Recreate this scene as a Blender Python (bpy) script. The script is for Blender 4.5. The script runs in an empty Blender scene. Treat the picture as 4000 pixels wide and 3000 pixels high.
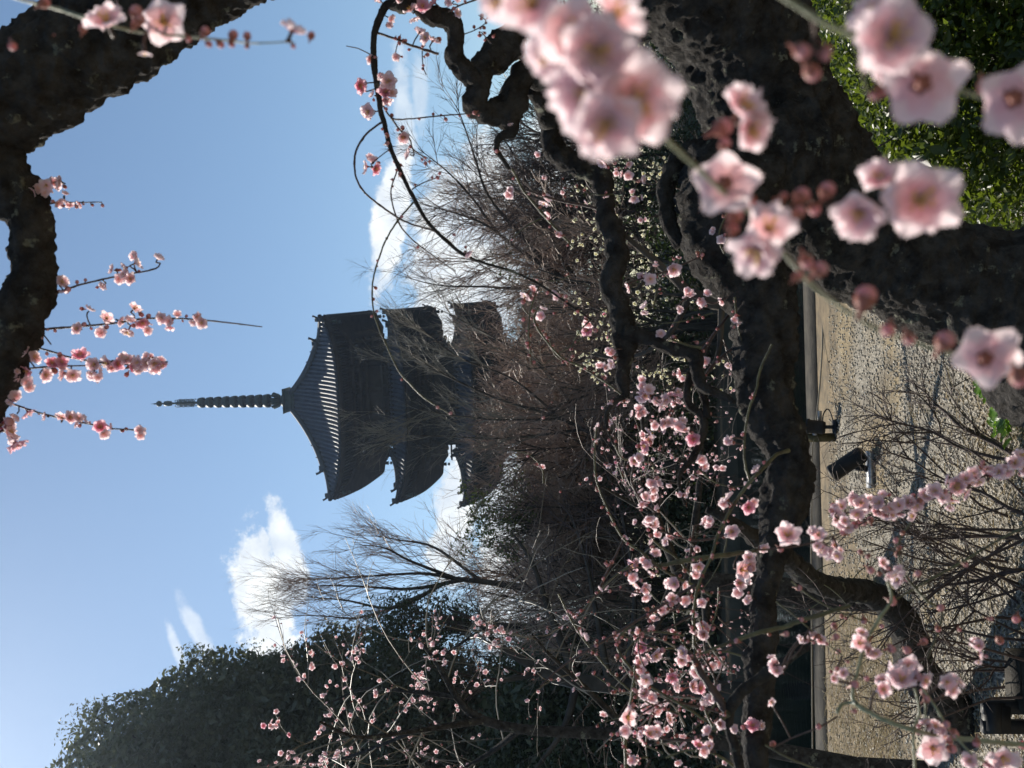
import bpy, math, random
import numpy as np
from mathutils import Vector, Matrix, Quaternion

# ------------------------------------------------------------------ camera, sky, sun, exposure
sc = bpy.context.scene
COL = sc.collection
R = math.radians
F = 4000.0                                   # focal length in photograph pixels
PITCH, ROLL, CAMZ = R(7.53), R(1.62), 1.6
CAM = np.array([0, 0, CAMZ])
FWD = np.array([0, math.cos(PITCH), math.sin(PITCH)])
RT0 = np.array([1.0, 0, 0]); UP0 = np.array([0, -math.sin(PITCH), math.cos(PITCH)])
cr, sr = math.cos(ROLL), math.sin(ROLL)
CX = -(sr*RT0 + cr*UP0); CY = cr*RT0 - sr*UP0    # the photograph was taken with the phone on its side
cam = bpy.data.cameras.new('camera'); camo = bpy.data.objects.new('camera', cam); COL.objects.link(camo)
camo.matrix_world = Matrix(((CX[0], CY[0], -FWD[0], 0), (CX[1], CY[1], -FWD[1], 0), (CX[2], CY[2], -FWD[2], CAMZ), (0, 0, 0, 1)))
cam.sensor_fit = 'HORIZONTAL'; cam.sensor_width = 36; cam.lens = 36
cam.clip_start = 0.02; cam.clip_end = 5000
cam.dof.use_dof = True; cam.dof.focus_distance = 5.0; cam.dof.aperture_fstop = 10.5
sc.camera = camo
SUN_EL, SUN_AZ = R(43), R(-34)
S = Vector((math.sin(SUN_AZ)*math.cos(SUN_EL), math.cos(SUN_AZ)*math.cos(SUN_EL), math.sin(SUN_EL)))
sun = bpy.data.lights.new('sun', 'SUN'); sun.energy = 5.0; sun.angle = R(0.5); sun.color = (1, 0.93, 0.82)
suno = bpy.data.objects.new('sun', sun); COL.objects.link(suno); suno.rotation_mode = 'QUATERNION'
suno.rotation_quaternion = S.to_track_quat('Z', 'Y'); suno.location = (-20, 20, 40)
sc.view_settings.view_transform = 'Standard'; sc.view_settings.look = 'None'
sc.view_settings.exposure = 0.45; sc.view_settings.gamma = 1
sc.render.engine = 'CYCLES'
sc.cycles.use_denoising = True
sc.cycles.max_bounces = 6; sc.cycles.transparent_max_bounces = 8; sc.cycles.volume_bounces = 0; sc.cycles.volume_step_rate = 4
sc.cycles.caustics_reflective = False; sc.cycles.caustics_refractive = False
SKY_STRENGTH = 0.087

def pdir(x, y):
    b2, a2 = 2000-x, 1500-y
    a = a2*cr + b2*sr; b = -a2*sr + b2*cr
    return FWD + a/F*RT0 + b/F*UP0
def P(x, y, d):
    return CAM + pdir(x, y)*d
def G(x, y, z=0.0):
    v = pdir(x, y); return CAM + v*((z-CAMZ)/v[2])

def N(nt, t, **kw):
    n = nt.nodes.new(t)
    for k, v in kw.items():
        if k in n.inputs.keys() if isinstance(k, str) else False: n.inputs[k].default_value = v
        else: setattr(n, k, v)
    return n
def mathn(nt, op, a, b=None, c=None, clamp=False):
    n = nt.nodes.new('ShaderNodeMath'); n.operation = op; n.use_clamp = clamp
    for i, v in enumerate((a, b, c)):
        if v is None: continue
        if isinstance(v, (int, float)): n.inputs[i].default_value = v
        else: nt.links.new(v, n.inputs[i])
    return n.outputs[0]

w = bpy.data.worlds.new('World'); sc.world = w; w.use_nodes = True
nt = w.node_tree; nt.nodes.clear(); L = nt.links.new
out = N(nt, 'ShaderNodeOutputWorld'); bg = N(nt, 'ShaderNodeBackground'); L(bg.outputs[0], out.inputs[0])
bg.inputs['Strength'].default_value = SKY_STRENGTH
sky = N(nt, 'ShaderNodeTexSky'); sky.sky_type = 'NISHITA'; sky.sun_disc = False
sky.sun_elevation = SUN_EL; sky.sun_rotation = SUN_AZ; sky.altitude = 50; sky.air_density = 1.0; sky.dust_density = 0.3; sky.ozone_density = 1.6
tc = N(nt, 'ShaderNodeTexCoord'); DIR = tc.outputs['Generated']
def noise(scale, det=5, rough=0.6, vec=None, dist=0.0):
    n = N(nt, 'ShaderNodeTexNoise'); n.inputs['Scale'].default_value = scale; n.inputs['Detail'].default_value = det
    n.inputs['Roughness'].default_value = rough; n.inputs['Distortion'].default_value = dist
    L(vec if vec else DIR, n.inputs['Vector']); return n.outputs['Fac']
def dotn(v):
    n = N(nt, 'ShaderNodeVectorMath'); n.operation = 'DOT_PRODUCT'; L(DIR, n.inputs[0]); n.inputs[1].default_value = tuple(v); return n.outputs['Value']
nz_a = noise(14, 7, 0.62, dist=0.3); nz_b = noise(46, 7, 0.68)
nz = mathn(nt, 'ADD', mathn(nt, 'MULTIPLY', nz_a, 0.66), mathn(nt, 'MULTIPLY', nz_b, 0.34))
mask = None
# each cloud: centre, half sizes along and across (photo pixels), turn in degrees, softness, thickness
for (x, y, a, b, rot, soft, dens) in [
        (1050, 2400, 270, 88, 78, .5, 1.0), (1110, 2140, 190, 42, 78, .6, .9), (765, 2460, 110, 24, 62, 1.1, .6), (690, 2530, 80, 16, 70, 1.1, .5),
        (1540, 800, 300, 52, 98, .5, .95), (1580, 450, 200, 40, 84, .8, .55), (1640, 380, 120, 34, 88, .9, .5), (1740, 930, 330, 120, 100, .8, .95),
        (1730, 1250, 240, 120, 100, .5, 1.0), (1900, 900, 420, 150, 90, .6, .95), (1790, 1960, 230, 85, 95, .5, 1.0), (1960, 2050, 330, 90, 90, .6, .95),
        (2130, 1900, 300, 120, 80, .6, .85), (2150, 2620, 300, 110, 90, .6, .9), (2200, 700, 420, 90, 90, .8, .9)]:
    c = pdir(x, y); c /= np.linalg.norm(c)
    th = R(rot); e1p = pdir(x+100*math.cos(th), y+100*math.sin(th)); e1p /= np.linalg.norm(e1p)
    e1 = e1p - c*np.dot(e1p, c); e1 /= np.linalg.norm(e1); e2 = np.cross(c, e1)
    k = F*1.0
    u = dotn(e1*k/a); v = dotn(e2*k/b)
    rr = mathn(nt, 'SQRT', mathn(nt, 'ADD', mathn(nt, 'MULTIPLY', u, u), mathn(nt, 'MULTIPLY', v, v)))
    g = mathn(nt, 'SUBTRACT', 1.35, rr)
    g = mathn(nt, 'ADD', g, mathn(nt, 'MULTIPLY', mathn(nt, 'SUBTRACT', nz, 0.5), 3.8))
    g = mathn(nt, 'MULTIPLY', g, 1.35/soft)
    sm = N(nt, 'ShaderNodeMapRange'); sm.interpolation_type = 'SMOOTHSTEP'; L(g, sm.inputs[0]); sm.inputs[1].default_value = -0.1; sm.inputs[2].default_value = 1.1
    sm.inputs[4].default_value = dens
    fr = mathn(nt, 'GREATER_THAN', dotn(c), 0.5)
    m = mathn(nt, 'MULTIPLY', sm.outputs[0], fr)
    mask = m if mask is None else mathn(nt, 'MAXIMUM', mask, m)
ccol = N(nt, 'ShaderNodeMix'); ccol.data_type = 'RGBA'
cs = mathn(nt, 'MULTIPLY', mathn(nt, 'SUBTRACT', noise(26, 4, 0.55), 0.38), 3.0, clamp=True)
L(cs, ccol.inputs[0]); ccol.inputs[6].default_value = (6.6, 7.2, 7.9, 1); ccol.inputs[7].default_value = (10.5, 10.6, 10.3, 1)
mixw = N(nt, 'ShaderNodeMix'); mixw.data_type = 'RGBA'; L(mask, mixw.inputs[0])
tnt = N(nt, 'ShaderNodeMix'); tnt.data_type = 'RGBA'; tnt.blend_type = 'MULTIPLY'; tnt.inputs[0].default_value = 1; tnt.inputs[7].default_value = (.94, 1.0, .985, 1); L(sky.outputs[0], tnt.inputs[6]); L(tnt.outputs[2], mixw.inputs[6]); L(ccol.outputs[2], mixw.inputs[7])
L(mixw.outputs[2], bg.inputs['Color'])

# ------------------------------------------------------------------ helpers
rng = np.random.default_rng(7); rnd = random.Random(11)
def tag(o, label=None, cat=None, group=None, kind=None):
    if label: o['label'] = label
    if cat: o['category'] = cat
    if group: o['group'] = group
    if kind: o['kind'] = kind
    return o
def empty(name, loc=(0, 0, 0), rz=0.0, label=None, cat=None, group=None):
    o = bpy.data.objects.new(name, None); COL.objects.link(o); o.location = loc; o.rotation_euler = (0, 0, rz); o.empty_display_size = .1
    return tag(o, label, cat, group)
def mesh(name, V, faces, mats, smooth=True, midx=None, tint=None):
    V = np.asarray(V, dtype=np.float32).reshape(-1, 3)
    me = bpy.data.meshes.new(name)
    me.vertices.add(len(V)); me.vertices.foreach_set('co', V.ravel())
    if isinstance(faces, np.ndarray):
        n, k = faces.shape; me.loops.add(n*k); me.loops.foreach_set('vertex_index', faces.astype(np.int32).ravel())
        me.polygons.add(n); me.polygons.foreach_set('loop_start', np.arange(0, n*k, k, dtype=np.int32))
    else:
        flat = [i for f in faces for i in f]; me.loops.add(len(flat)); me.loops.foreach_set('vertex_index', np.array(flat, np.int32))
        st = np.cumsum([0]+[len(f) for f in faces[:-1]]).astype(np.int32); me.polygons.add(len(faces)); me.polygons.foreach_set('loop_start', st)
    for m in (mats if isinstance(mats, (list, tuple)) else [mats]): me.materials.append(m)
    if midx is not None: me.polygons.foreach_set('material_index', np.asarray(midx, np.int32))
    if smooth: me.polygons.foreach_set('use_smooth', np.ones(len(me.polygons), bool))
    if tint is not None:
        at = me.attributes.new('tint', 'FLOAT', 'POINT'); at.data.foreach_set('value', np.asarray(tint, np.float32))
    me.update(calc_edges=True); me.validate()
    return me
def link(name, me, parent=None, inv=True):
    o = bpy.data.objects.new(name, me); COL.objects.link(o)
    if parent is not None:
        o.parent = parent
        if inv: o.matrix_parent_inverse = Matrix.LocRotScale(parent.location, parent.rotation_euler, parent.scale).inverted()
    return o
class MB:
    """collects simple solids into one mesh"""
    def __init__(s): s.V = []; s.Fc = []; s.n = 0; s.M = []
    def add(s, V, Fc, m=0):
        V = np.asarray(V, float).reshape(-1, 3); s.V.append(V); s.Fc += [tuple(int(i)+s.n for i in f) for f in Fc]; s.M += [m]*len(Fc); s.n += len(V)
    def box(s, c, h, rot=None, m=0):
        v = np.array([[sx, sy, sz] for sx in (-1, 1) for sy in (-1, 1) for sz in (-1, 1)], float)*np.array(h)
        if rot is not None: v = v @ np.array(rot).T
        s.add(v+np.array(c), [(0, 1, 3, 2), (4, 6, 7, 5), (0, 4, 5, 1), (2, 3, 7, 6), (0, 2, 6, 4), (1, 5, 7, 3)], m)
    def frustum(s, c, z0, z1, a0, a1, m=0):
        v = [[c[0]+sx*a, c[1]+sy*a, z] for z, a in ((z0, a0), (z1, a1)) for sx, sy in ((-1, -1), (1, -1), (1, 1), (-1, 1))]
        s.add(v, [(3, 2, 1, 0), (4, 5, 6, 7)]+[(i, (i+1) % 4, 4+(i+1) % 4, 4+i) for i in range(4)], m)
    def lathe(s, prof, c=(0, 0, 0), n=24, M3=None, m=0):
        a = np.linspace(0, 2*np.pi, n, endpoint=False); V = []
        for r, z in prof: V.append(np.stack([r*np.cos(a), r*np.sin(a), np.full(n, z)], 1))
        V = np.concatenate(V)
        if M3 is not None: V = V @ np.array(M3).T
        Fc = [(k*n+i, k*n+(i+1) % n, (k+1)*n+(i+1) % n, (k+1)*n+i) for k in range(len(prof)-1) for i in range(n)]
        s.add(V+np.array(c), Fc, m)
    def tube(s, pts, r, n=8, m=0):
        V, Q = tubes(np.array(pts, float)[None], np.broadcast_to(np.asarray(r, float), (len(pts),))[None], n); s.add(V, Q, m)
    def build(s, name, mats, parent=None, smooth=False):
        return link(name, mesh(name, np.concatenate(s.V), s.Fc, mats, smooth, s.M), parent)
def tubes(Pn, Rn, sides, cap=True):
    """Pn (n,k,3), Rn (n,k) -> verts, quads"""
    n, k, _ = Pn.shape
    T = np.gradient(Pn, axis=1); T /= np.linalg.norm(T, axis=2, keepdims=True)+1e-12
    mean = Pn[:, -1]-Pn[:, 0]; mean /= np.linalg.norm(mean, axis=1, keepdims=True)+1e-12
    ref = np.zeros_like(mean); ax = np.argmin(np.abs(mean), axis=1); ref[np.arange(n), ax] = 1
    u = np.empty_like(Pn); cur = ref
    for i in range(k):
        t = T[:, i]; q = cur-t*np.sum(cur*t, 1, keepdims=True); ln = np.linalg.norm(q, axis=1, keepdims=True)
        q = np.where(ln < 1e-6, ref, q); q /= np.linalg.norm(q, axis=1, keepdims=True); u[:, i] = q; cur = q
    v = np.cross(T, u)
    a = np.linspace(0, 2*np.pi, sides, endpoint=False)
    ring = Pn[:, :, None]+Rn[:, :, None, None]*(u[:, :, None]*np.cos(a)[None, None, :, None]+v[:, :, None]*np.sin(a)[None, None, :, None])
    V = ring.reshape(-1, 3)
    i = np.arange(sides); j = (i+1) % sides
    base = (np.arange(n)[:, None]*k+np.arange(k-1)[None])*sides
    q = np.stack([base[..., None]+i, base[..., None]+j, base[..., None]+sides+j, base[..., None]+sides+i], -1)
    return V, q.reshape(-1, 4)
def resample(p, n):
    p = np.asarray(p, float); d = np.r_[0, np.cumsum(np.linalg.norm(np.diff(p[:, :3], axis=0), axis=1))]
    t = np.linspace(0, d[-1], n); return np.stack([np.interp(t, d, p[:, i]) for i in range(p.shape[1])], 1)
def smooth_path(p, n):
    """Catmull-Rom through the rows of p (any number of columns)"""
    p = np.asarray(p, float)
    if len(p) < 3: return resample(p, n)
    q = np.vstack([2*p[0]-p[1], p, 2*p[-1]-p[-2]]); o = []
    for i in range(1, len(q)-2):
        t = np.linspace(0, 1, 12, endpoint=False)[:, None]; a, b, c, d = q[i-1], q[i], q[i+1], q[i+2]
        o.append(.5*((2*b)+(-a+c)*t+(2*a-5*b+4*c-d)*t*t+(-a+3*b-3*c+d)*t**3))
    o = np.vstack(o+[q[-2][None]]); return resample(o, n)
def hash3(i):
    x = (i[..., 0]*73856093) ^ (i[..., 1]*19349663) ^ (i[..., 2]*83492791); x = (x ^ (x >> 13))*1274126177; x &= 0x7fffffff
    return ((x ^ (x >> 16)) & 0xffff)/65535.0
def vnoise(p):
    p = np.asarray(p, float); i = np.floor(p).astype(np.int64); f = p-i; f = f*f*(3-2*f); r = 0
    for dx in (0, 1):
        for dy in (0, 1):
            for dz in (0, 1):
                wgt = (f[..., 0] if dx else 1-f[..., 0])*(f[..., 1] if dy else 1-f[..., 1])*(f[..., 2] if dz else 1-f[..., 2])
                r = r+wgt*hash3(i+np.array([dx, dy, dz]))
    return r
def leaves(name, C, size, mat, parent=None, up=.5, aspect=.45):
    C = np.asarray(C, float); n = len(C); s = np.broadcast_to(np.asarray(size, float), (n,))*rng.uniform(.7, 1.25, n)
    ax = rng.normal(size=(n, 3)); ax[:, 2] *= .6; ax /= np.linalg.norm(ax, axis=1, keepdims=True)
    nm = rng.normal(size=(n, 3)); nm[:, 2] += up; sd = np.cross(nm, ax); sd /= np.linalg.norm(sd, axis=1, keepdims=True)+1e-9; nm = np.cross(ax, sd)
    L_ = s[:, None]; V = np.stack([C-ax*L_*.5, C+sd*L_*aspect*.5+nm*L_*.08, C+ax*L_*.5, C-sd*L_*aspect*.5+nm*L_*.08], 1)
    f = np.array([(0, 1, 2), (0, 2, 3)]); Fc = (f[None]+4*np.arange(n)[:, None, None]).reshape(-1, 3)
    return link(name, mesh(name, V.reshape(-1, 3), Fc, M[mat], False), parent)
def unit(v): v = np.asarray(v, float); return v/(np.linalg.norm(v)+1e-12)

# ------------------------------------------------------------------ materials
def material(name, c1, c2=None, scale=8.0, rough=0.85, bump=0.0, bscale=None, spec=0.3, metal=0.0, coords='Object', trans=0.0, tcol=None, lichen=None, lscale=9., lthr=.62, stretch=None):
    m = bpy.data.materials.new(name); m.use_nodes = True; t = m.node_tree; b = t.nodes['Principled BSDF']; l = t.links.new
    b.inputs['Roughness'].default_value = rough; b.inputs['Specular IOR Level'].default_value = spec; b.inputs['Metallic'].default_value = metal
    co = t.nodes.new('ShaderNodeTexCoord').outputs[coords]
    if stretch:
        mp = t.nodes.new('ShaderNodeMapping'); l(co, mp.inputs[0]); mp.inputs['Scale'].default_value = stretch; co = mp.outputs[0]
    def nz(s, d=6, r=.6):
        n = t.nodes.new('ShaderNodeTexNoise'); n.inputs['Scale'].default_value = s; n.inputs['Detail'].default_value = d; n.inputs['Roughness'].default_value = r; l(co, n.inputs[0]); return n.outputs['Fac']
    b.inputs['Base Color'].default_value = (*c1, 1); colour = None
    if c2 is not None:
        rp = t.nodes.new('ShaderNodeValToRGB'); rp.color_ramp.elements[0].position = .35; rp.color_ramp.elements[1].position = .66
        rp.color_ramp.elements[0].color = (*c1, 1); rp.color_ramp.elements[1].color = (*c2, 1); l(nz(scale), rp.inputs[0]); colour = rp.outputs[0]
        if lichen:
            mx = t.nodes.new('ShaderNodeMix'); mx.data_type = 'RGBA'; mr = t.nodes.new('ShaderNodeMapRange'); mr.inputs[1].default_value = lthr; mr.inputs[2].default_value = lthr+.05
            l(nz(lscale, 8, .65), mr.inputs[0]); l(mr.outputs[0], mx.inputs[0]); l(colour, mx.inputs[6]); mx.inputs[7].default_value = (*lichen, 1); colour = mx.outputs[2]
        l(colour, b.inputs['Base Color'])
    if bump:
        bp = t.nodes.new('ShaderNodeBump'); bp.inputs['Strength'].default_value = bump; bp.inputs['Distance'].default_value = .02; l(nz(bscale or scale*2, 8, .65), bp.inputs['Height']); l(bp.outputs[0], b.inputs['Normal'])
    if trans:
        tr = t.nodes.new('ShaderNodeBsdfTranslucent'); tr.inputs[0].default_value = (*(tcol or c1), 1); mx = t.nodes.new('ShaderNodeMixShader'); mx.inputs[0].default_value = trans
        l(b.outputs[0], mx.inputs[1]); l(tr.outputs[0], mx.inputs[2]); l(mx.outputs[0], t.nodes['Material Output'].inputs[0])
    return m
def petal_material(name, base, tip, tb, tt):
    m = bpy.data.materials.new(name); m.use_nodes = True; t = m.node_tree; l = t.links.new; b = t.nodes['Principled BSDF']
    at = t.nodes.new('ShaderNodeAttribute'); at.attribute_name = 'tint'
    def ramp(a, c):
        r = t.nodes.new('ShaderNodeValToRGB'); r.color_ramp.elements[0].color = (*a, 1); r.color_ramp.elements[1].color = (*c, 1); r.color_ramp.elements[0].position = .1; r.color_ramp.elements[1].position = .75; l(at.outputs['Fac'], r.inputs[0]); return r.outputs[0]
    l(ramp(base, tip), b.inputs['Base Color']); b.inputs['Roughness'].default_value = .55; b.inputs['Specular IOR Level'].default_value = .25
    tr = t.nodes.new('ShaderNodeBsdfTranslucent'); l(ramp(tb, tt), tr.inputs[0]); mx = t.nodes.new('ShaderNodeMixShader'); mx.inputs[0].default_value = .58
    l(b.outputs[0], mx.inputs[1]); l(tr.outputs[0], mx.inputs[2]); l(mx.outputs[0], t.nodes['Material Output'].inputs[0]); return m
M = {}
M['bark'] = material('plum_bark', (.026, .023, .021), (.078, .072, .066), 26, .95, 1.0, 60, .1, lichen=(.17, .17, .13), lscale=20, lthr=.6)
M['bark_far'] = material('tree_bark', (.04, .034, .03), (.1, .085, .07), 3, .9, .6, 9, .15)
M['lichen'] = material('lichen', (.32, .33, .25), (.5, .5, .4), 30, .95, .6)
M['twig_dark'] = material('young_dark_bark', (.05, .03, .026), (.11, .07, .055), 60, .55, .4, 160, .4)
M['twig_green'] = material('green_twig_bark', (.05, .043, .022), (.135, .13, .06), 28, .5, .3, 150, .45)
M['twig_fresh'] = material('fresh_green_bark', (.17, .18, .10), (.30, .31, .19), 60, .45, .2, 200, .45)
M['twig_grey'] = material('grey_twig_bark', (.15, .13, .10), (.30, .27, .22), 1.5, .55, .0, spec=.35)
M['twig_red'] = material('reddish_twig_bark', (.2, .13, .095), (.46, .32, .24), .9, .5, .0, spec=.45)
M['petal'] = petal_material('pink_petal', (.90, .65, .69), (.92, .76, .80), (.96, .66, .66), (.97, .81, .83))
M['petal_deep'] = petal_material('deep_pink_petal', (.78, .34, .46), (.88, .58, .67), (.84, .3, .42), (.94, .62, .69))
M['petal_white'] = petal_material('cream_petal', (.84, .80, .58), (.9, .88, .74), (.86, .82, .52), (.93, .9, .72))
M['stamen'] = material('stamen', (.9, .66, .22), (.95, .82, .45), 200, .6, trans=.6, tcol=(.98, .78, .3))
M['calyx'] = material('calyx', (.24, .07, .06), (.34, .14, .09), 80, .5)
M['bud'] = material('bud_petal', (.55, .24, .24), (.8, .5, .5), 40, .5, trans=.35, tcol=(.85, .25, .3))
M['leaf_dark'] = material('evergreen_leaf', (.055, .066, .042), (.105, .12, .07), 1.1, .45, spec=.5, trans=.25, tcol=(.08, .13, .02))
M['leaf_glare'] = material('glare_greyed_evergreen_leaf', (.085, .095, .07), (.16, .17, .115), .9, .5, spec=.4, trans=.25, tcol=(.14, .16, .06))  # leaf colour paled and greyed to imitate sun glare veiling the great evergreen
M['leaf_olive'] = material('olive_leaf', (.08, .1, .025), (.15, .17, .05), 1.5, .45, spec=.5, trans=.35, tcol=(.18, .22, .03))
M['leaf_hedge'] = material('hedge_leaf', (.022, .04, .008), (.075, .10, .018), 9, .4, spec=.55, trans=.4, tcol=(.16, .22, .02))
M['leaf_bright'] = material('weed_leaf', (.09, .2, .02), (.16, .3, .04), 12, .4, spec=.5, trans=.5, tcol=(.3, .5, .04))
M['wood'] = material('weathered_dark_wood', (.03, .025, .022), (.055, .045, .04), 1.2, .85, .3, 5, .2)
M['tile'] = material('grey_roof_tile', (.05, .056, .07), (.09, .097, .115), 1.5, .55, .3, 8, .22)
M['ridge'] = material('dark_ridge_tile', (.03, .032, .036), (.055, .058, .062), 3, .6, .2, 8, .4)
M['bronze'] = material('weathered_bronze', (.03, .04, .034), (.055, .07, .06), 2.5, .6, .2, 8, .3, metal=.2)
M['black'] = material('black_painted_metal', (.008, .009, .011), (.015, .016, .018), 20, .55, .05, 60, .25)
M['steel'] = material('galvanised_steel', (.35, .36, .38), (.5, .5, .5), 25, .4, .05, spec=.5, metal=.5)
M['olive_wood'] = material('mossy_stake_wood', (.07, .06, .025), (.12, .1, .05), 20, .8, .4, 60)
M['rope'] = material('pale_rope', (.3, .26, .2), (.42, .37, .28), 120, .9, .5, 300)
M['stone'] = material('shade_toned_kerb_stone', (.022, .02, .017), (.068, .06, .047), 5, .9, .9, 22, .2)  # stone colour darkened all over, standing in for shade along the kerb
M['straw'] = material('dry_straw', (.32, .24, .12), (.5, .4, .22), 8, .7, trans=.2)
M['pebble'] = material('pebbles', (.2, .175, .13), (.5, .45, .36), 9, .6, .2, 60, .4)
M['pot'] = material('dark_rubber', (.012, .012, .013), (.025, .025, .025), 20, .6, .2, 40)

# ------------------------------------------------------------------ ground, path and pond
def sheet(name, pts, z, mat, label=None):
    o = link(name, mesh(name, [(p[0], p[1], z) for p in pts], [tuple(range(len(pts)))], mat, False)); o['kind'] = 'structure'; return o
gm = material('earth', (.05, .042, .03), (.10, .085, .06), 1.6, .95, .6, 12)
gv = bpy.data.materials.new('fine_gravel'); gv.use_nodes = True
t = gv.node_tree; l = t.links.new; b = t.nodes['Principled BSDF']; b.inputs['Roughness'].default_value = .9; gmix = None
co = t.nodes.new('ShaderNodeTexCoord').outputs['Object']
vo = t.nodes.new('ShaderNodeTexVoronoi'); vo.inputs['Scale'].default_value = 85; l(co, vo.inputs['Vector'])
hs = t.nodes.new('ShaderNodeSeparateColor'); l(vo.outputs['Color'], hs.inputs[0])
rp = t.nodes.new('ShaderNodeValToRGB'); rp.color_ramp.elements[0].color = (.10, .09, .072, 1); rp.color_ramp.elements[1].color = (.31, .285, .235, 1); l(hs.outputs[0], rp.inputs[0])
n1 = t.nodes.new('ShaderNodeTexNoise'); n1.inputs['Scale'].default_value = .9; n1.inputs['Detail'].default_value = 6; l(co, n1.inputs[0])
r2 = t.nodes.new('ShaderNodeValToRGB'); r2.color_ramp.elements[0].position = .5; r2.color_ramp.elements[1].position = .62; l(n1.outputs['Fac'], r2.inputs[0])
mx = gmix = t.nodes.new('ShaderNodeMix'); mx.data_type = 'RGBA'; l(r2.outputs[0], mx.inputs[0]); l(rp.outputs[0], mx.inputs[6]); mx.inputs[7].default_value = (.2, .155, .085, 1); l(mx.outputs[2], b.inputs['Base Color'])
bp = t.nodes.new('ShaderNodeBump'); bp.inputs['Strength'].default_value = .8; bp.inputs['Distance'].default_value = .008; bp.invert = True; l(vo.outputs['Distance'], bp.inputs['Height']); l(bp.outputs[0], b.inputs['Normal'])
wm = bpy.data.materials.new('pond_water'); wm.use_nodes = True
t = wm.node_tree; l = t.links.new; b = t.nodes['Principled BSDF']; b.inputs['Base Color'].default_value = (.012, .016, .014, 1); b.inputs['Roughness'].default_value = .06; b.inputs['IOR'].default_value = 1.33
co = t.nodes.new('ShaderNodeTexCoord').outputs['Object']; n1 = t.nodes.new('ShaderNodeTexNoise'); n1.inputs['Scale'].default_value = 6; n1.inputs['Detail'].default_value = 4; l(co, n1.inputs[0])
bp = t.nodes.new('ShaderNodeBump'); bp.inputs['Strength'].default_value = .2; bp.inputs['Distance'].default_value = .03; l(n1.outputs['Fac'], bp.inputs['Height']); l(bp.outputs[0], b.inputs['Normal'])
sheet('ground', [(-320, -320), (320, -320), (320, 320), (-320, 320)], -.45, gm)
def slab(name, pts, z0, z1, mat):
    n = len(pts); V = [(p[0], p[1], z1) for p in pts]+[(p[0], p[1], z0) for p in pts]
    o = link(name, mesh(name, V, [tuple(range(n))]+[(i, i+n, (i+1) % n+n, (i+1) % n) for i in range(n)], mat, False)); o['kind'] = 'structure'; return o
eA, eB = G(3128, 700), G(3195, 3100)            # far edge of the kerb along the pond
ed = unit(eB-eA); eA = eA-ed*25; eB = eB+ed*25; inn = np.array([ed[1], -ed[0], 0]); inn = inn if inn[1] < 0 else -inn
kw = 0.7
slab('gravel_path', [eB+inn*kw, eA+inn*kw, eA+inn*40, eB+inn*40][::1], -.44, 0, gv)
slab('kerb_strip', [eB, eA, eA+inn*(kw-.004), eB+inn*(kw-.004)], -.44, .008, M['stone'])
t = gv.node_tree; l = t.links.new; b = t.nodes['Principled BSDF']; co = t.nodes['Texture Coordinate'].outputs['Object']
dp = t.nodes.new('ShaderNodeVectorMath'); dp.operation = 'DOT_PRODUCT'; l(co, dp.inputs[0]); dp.inputs[1].default_value = tuple(inn)
n3 = t.nodes.new('ShaderNodeTexNoise'); n3.inputs['Scale'].default_value = 1.4; n3.inputs['Detail'].default_value = 8; n3.inputs['Roughness'].default_value = .7; l(co, n3.inputs[0])
dd_ = mathn(t, 'SUBTRACT', mathn(t, 'SUBTRACT', dp.outputs['Value'], float(np.dot(eA, inn))+kw), mathn(t, 'MULTIPLY', n3.outputs['Fac'], 2.6))
sx_ = t.nodes.new('ShaderNodeSeparateXYZ'); l(co, sx_.inputs[0]); mw = t.nodes.new('ShaderNodeMapRange'); l(sx_.outputs[0], mw.inputs[0]); mw.inputs[1].default_value = -.9; mw.inputs[2].default_value = -2.4; mw.inputs[4].default_value = 2.6
dd_ = mathn(t, 'SUBTRACT', dd_, mw.outputs[0])
mr = t.nodes.new('ShaderNodeMapRange'); l(dd_, mr.inputs[0]); mr.inputs[1].default_value = -.1; mr.inputs[2].default_value = -.5
n4 = t.nodes.new('ShaderNodeTexNoise'); n4.inputs['Scale'].default_value = 5; n4.inputs['Detail'].default_value = 8; n4.inputs['Roughness'].default_value = .75; l(co, n4.inputs[0])
r4 = t.nodes.new('ShaderNodeValToRGB'); r4.color_ramp.elements[0].position = .38; r4.color_ramp.elements[1].position = .6; r4.color_ramp.elements[0].color = (.07, .055, .03, 1); r4.color_ramp.elements[1].color = (.19, .14, .075, 1); l(n4.outputs['Fac'], r4.inputs[0])
mz = t.nodes.new('ShaderNodeMix'); mz.data_type = 'RGBA'; l(mr.outputs[0], mz.inputs[0]); l(gmix.outputs[2], mz.inputs[6]); l(r4.outputs[0], mz.inputs[7]); n5 = t.nodes.new('ShaderNodeTexNoise'); n5.inputs['Scale'].default_value = 2.3; n5.inputs['Detail'].default_value = 9; n5.inputs['Roughness'].default_value = .72; l(co, n5.inputs[0])
r5 = t.nodes.new('ShaderNodeValToRGB'); r5.color_ramp.elements[0].position = .34; r5.color_ramp.elements[1].position = .6; r5.color_ramp.elements[0].color = (.5, .48, .45, 1); r5.color_ramp.elements[1].color = (1.08, 1.08, 1.08, 1); l(n5.outputs['Fac'], r5.inputs[0])
mp5 = t.nodes.new('ShaderNodeMix'); mp5.data_type = 'RGBA'; mp5.blend_type = 'MULTIPLY'; mp5.inputs[0].default_value = 1; l(mz.outputs[2], mp5.inputs[6]); l(r5.outputs[0], mp5.inputs[7]); l(mp5.outputs[2], b.inputs['Base Color'])
sheet('pond', [eA-inn*13, eA-inn*.004, eB-inn*.004, eB-inn*13], -.3, wm)
bank = slab('far_bank', [eA-inn*12, eB-inn*12, eB-inn*140, eA-inn*140], -.44, .05, gm)

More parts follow.
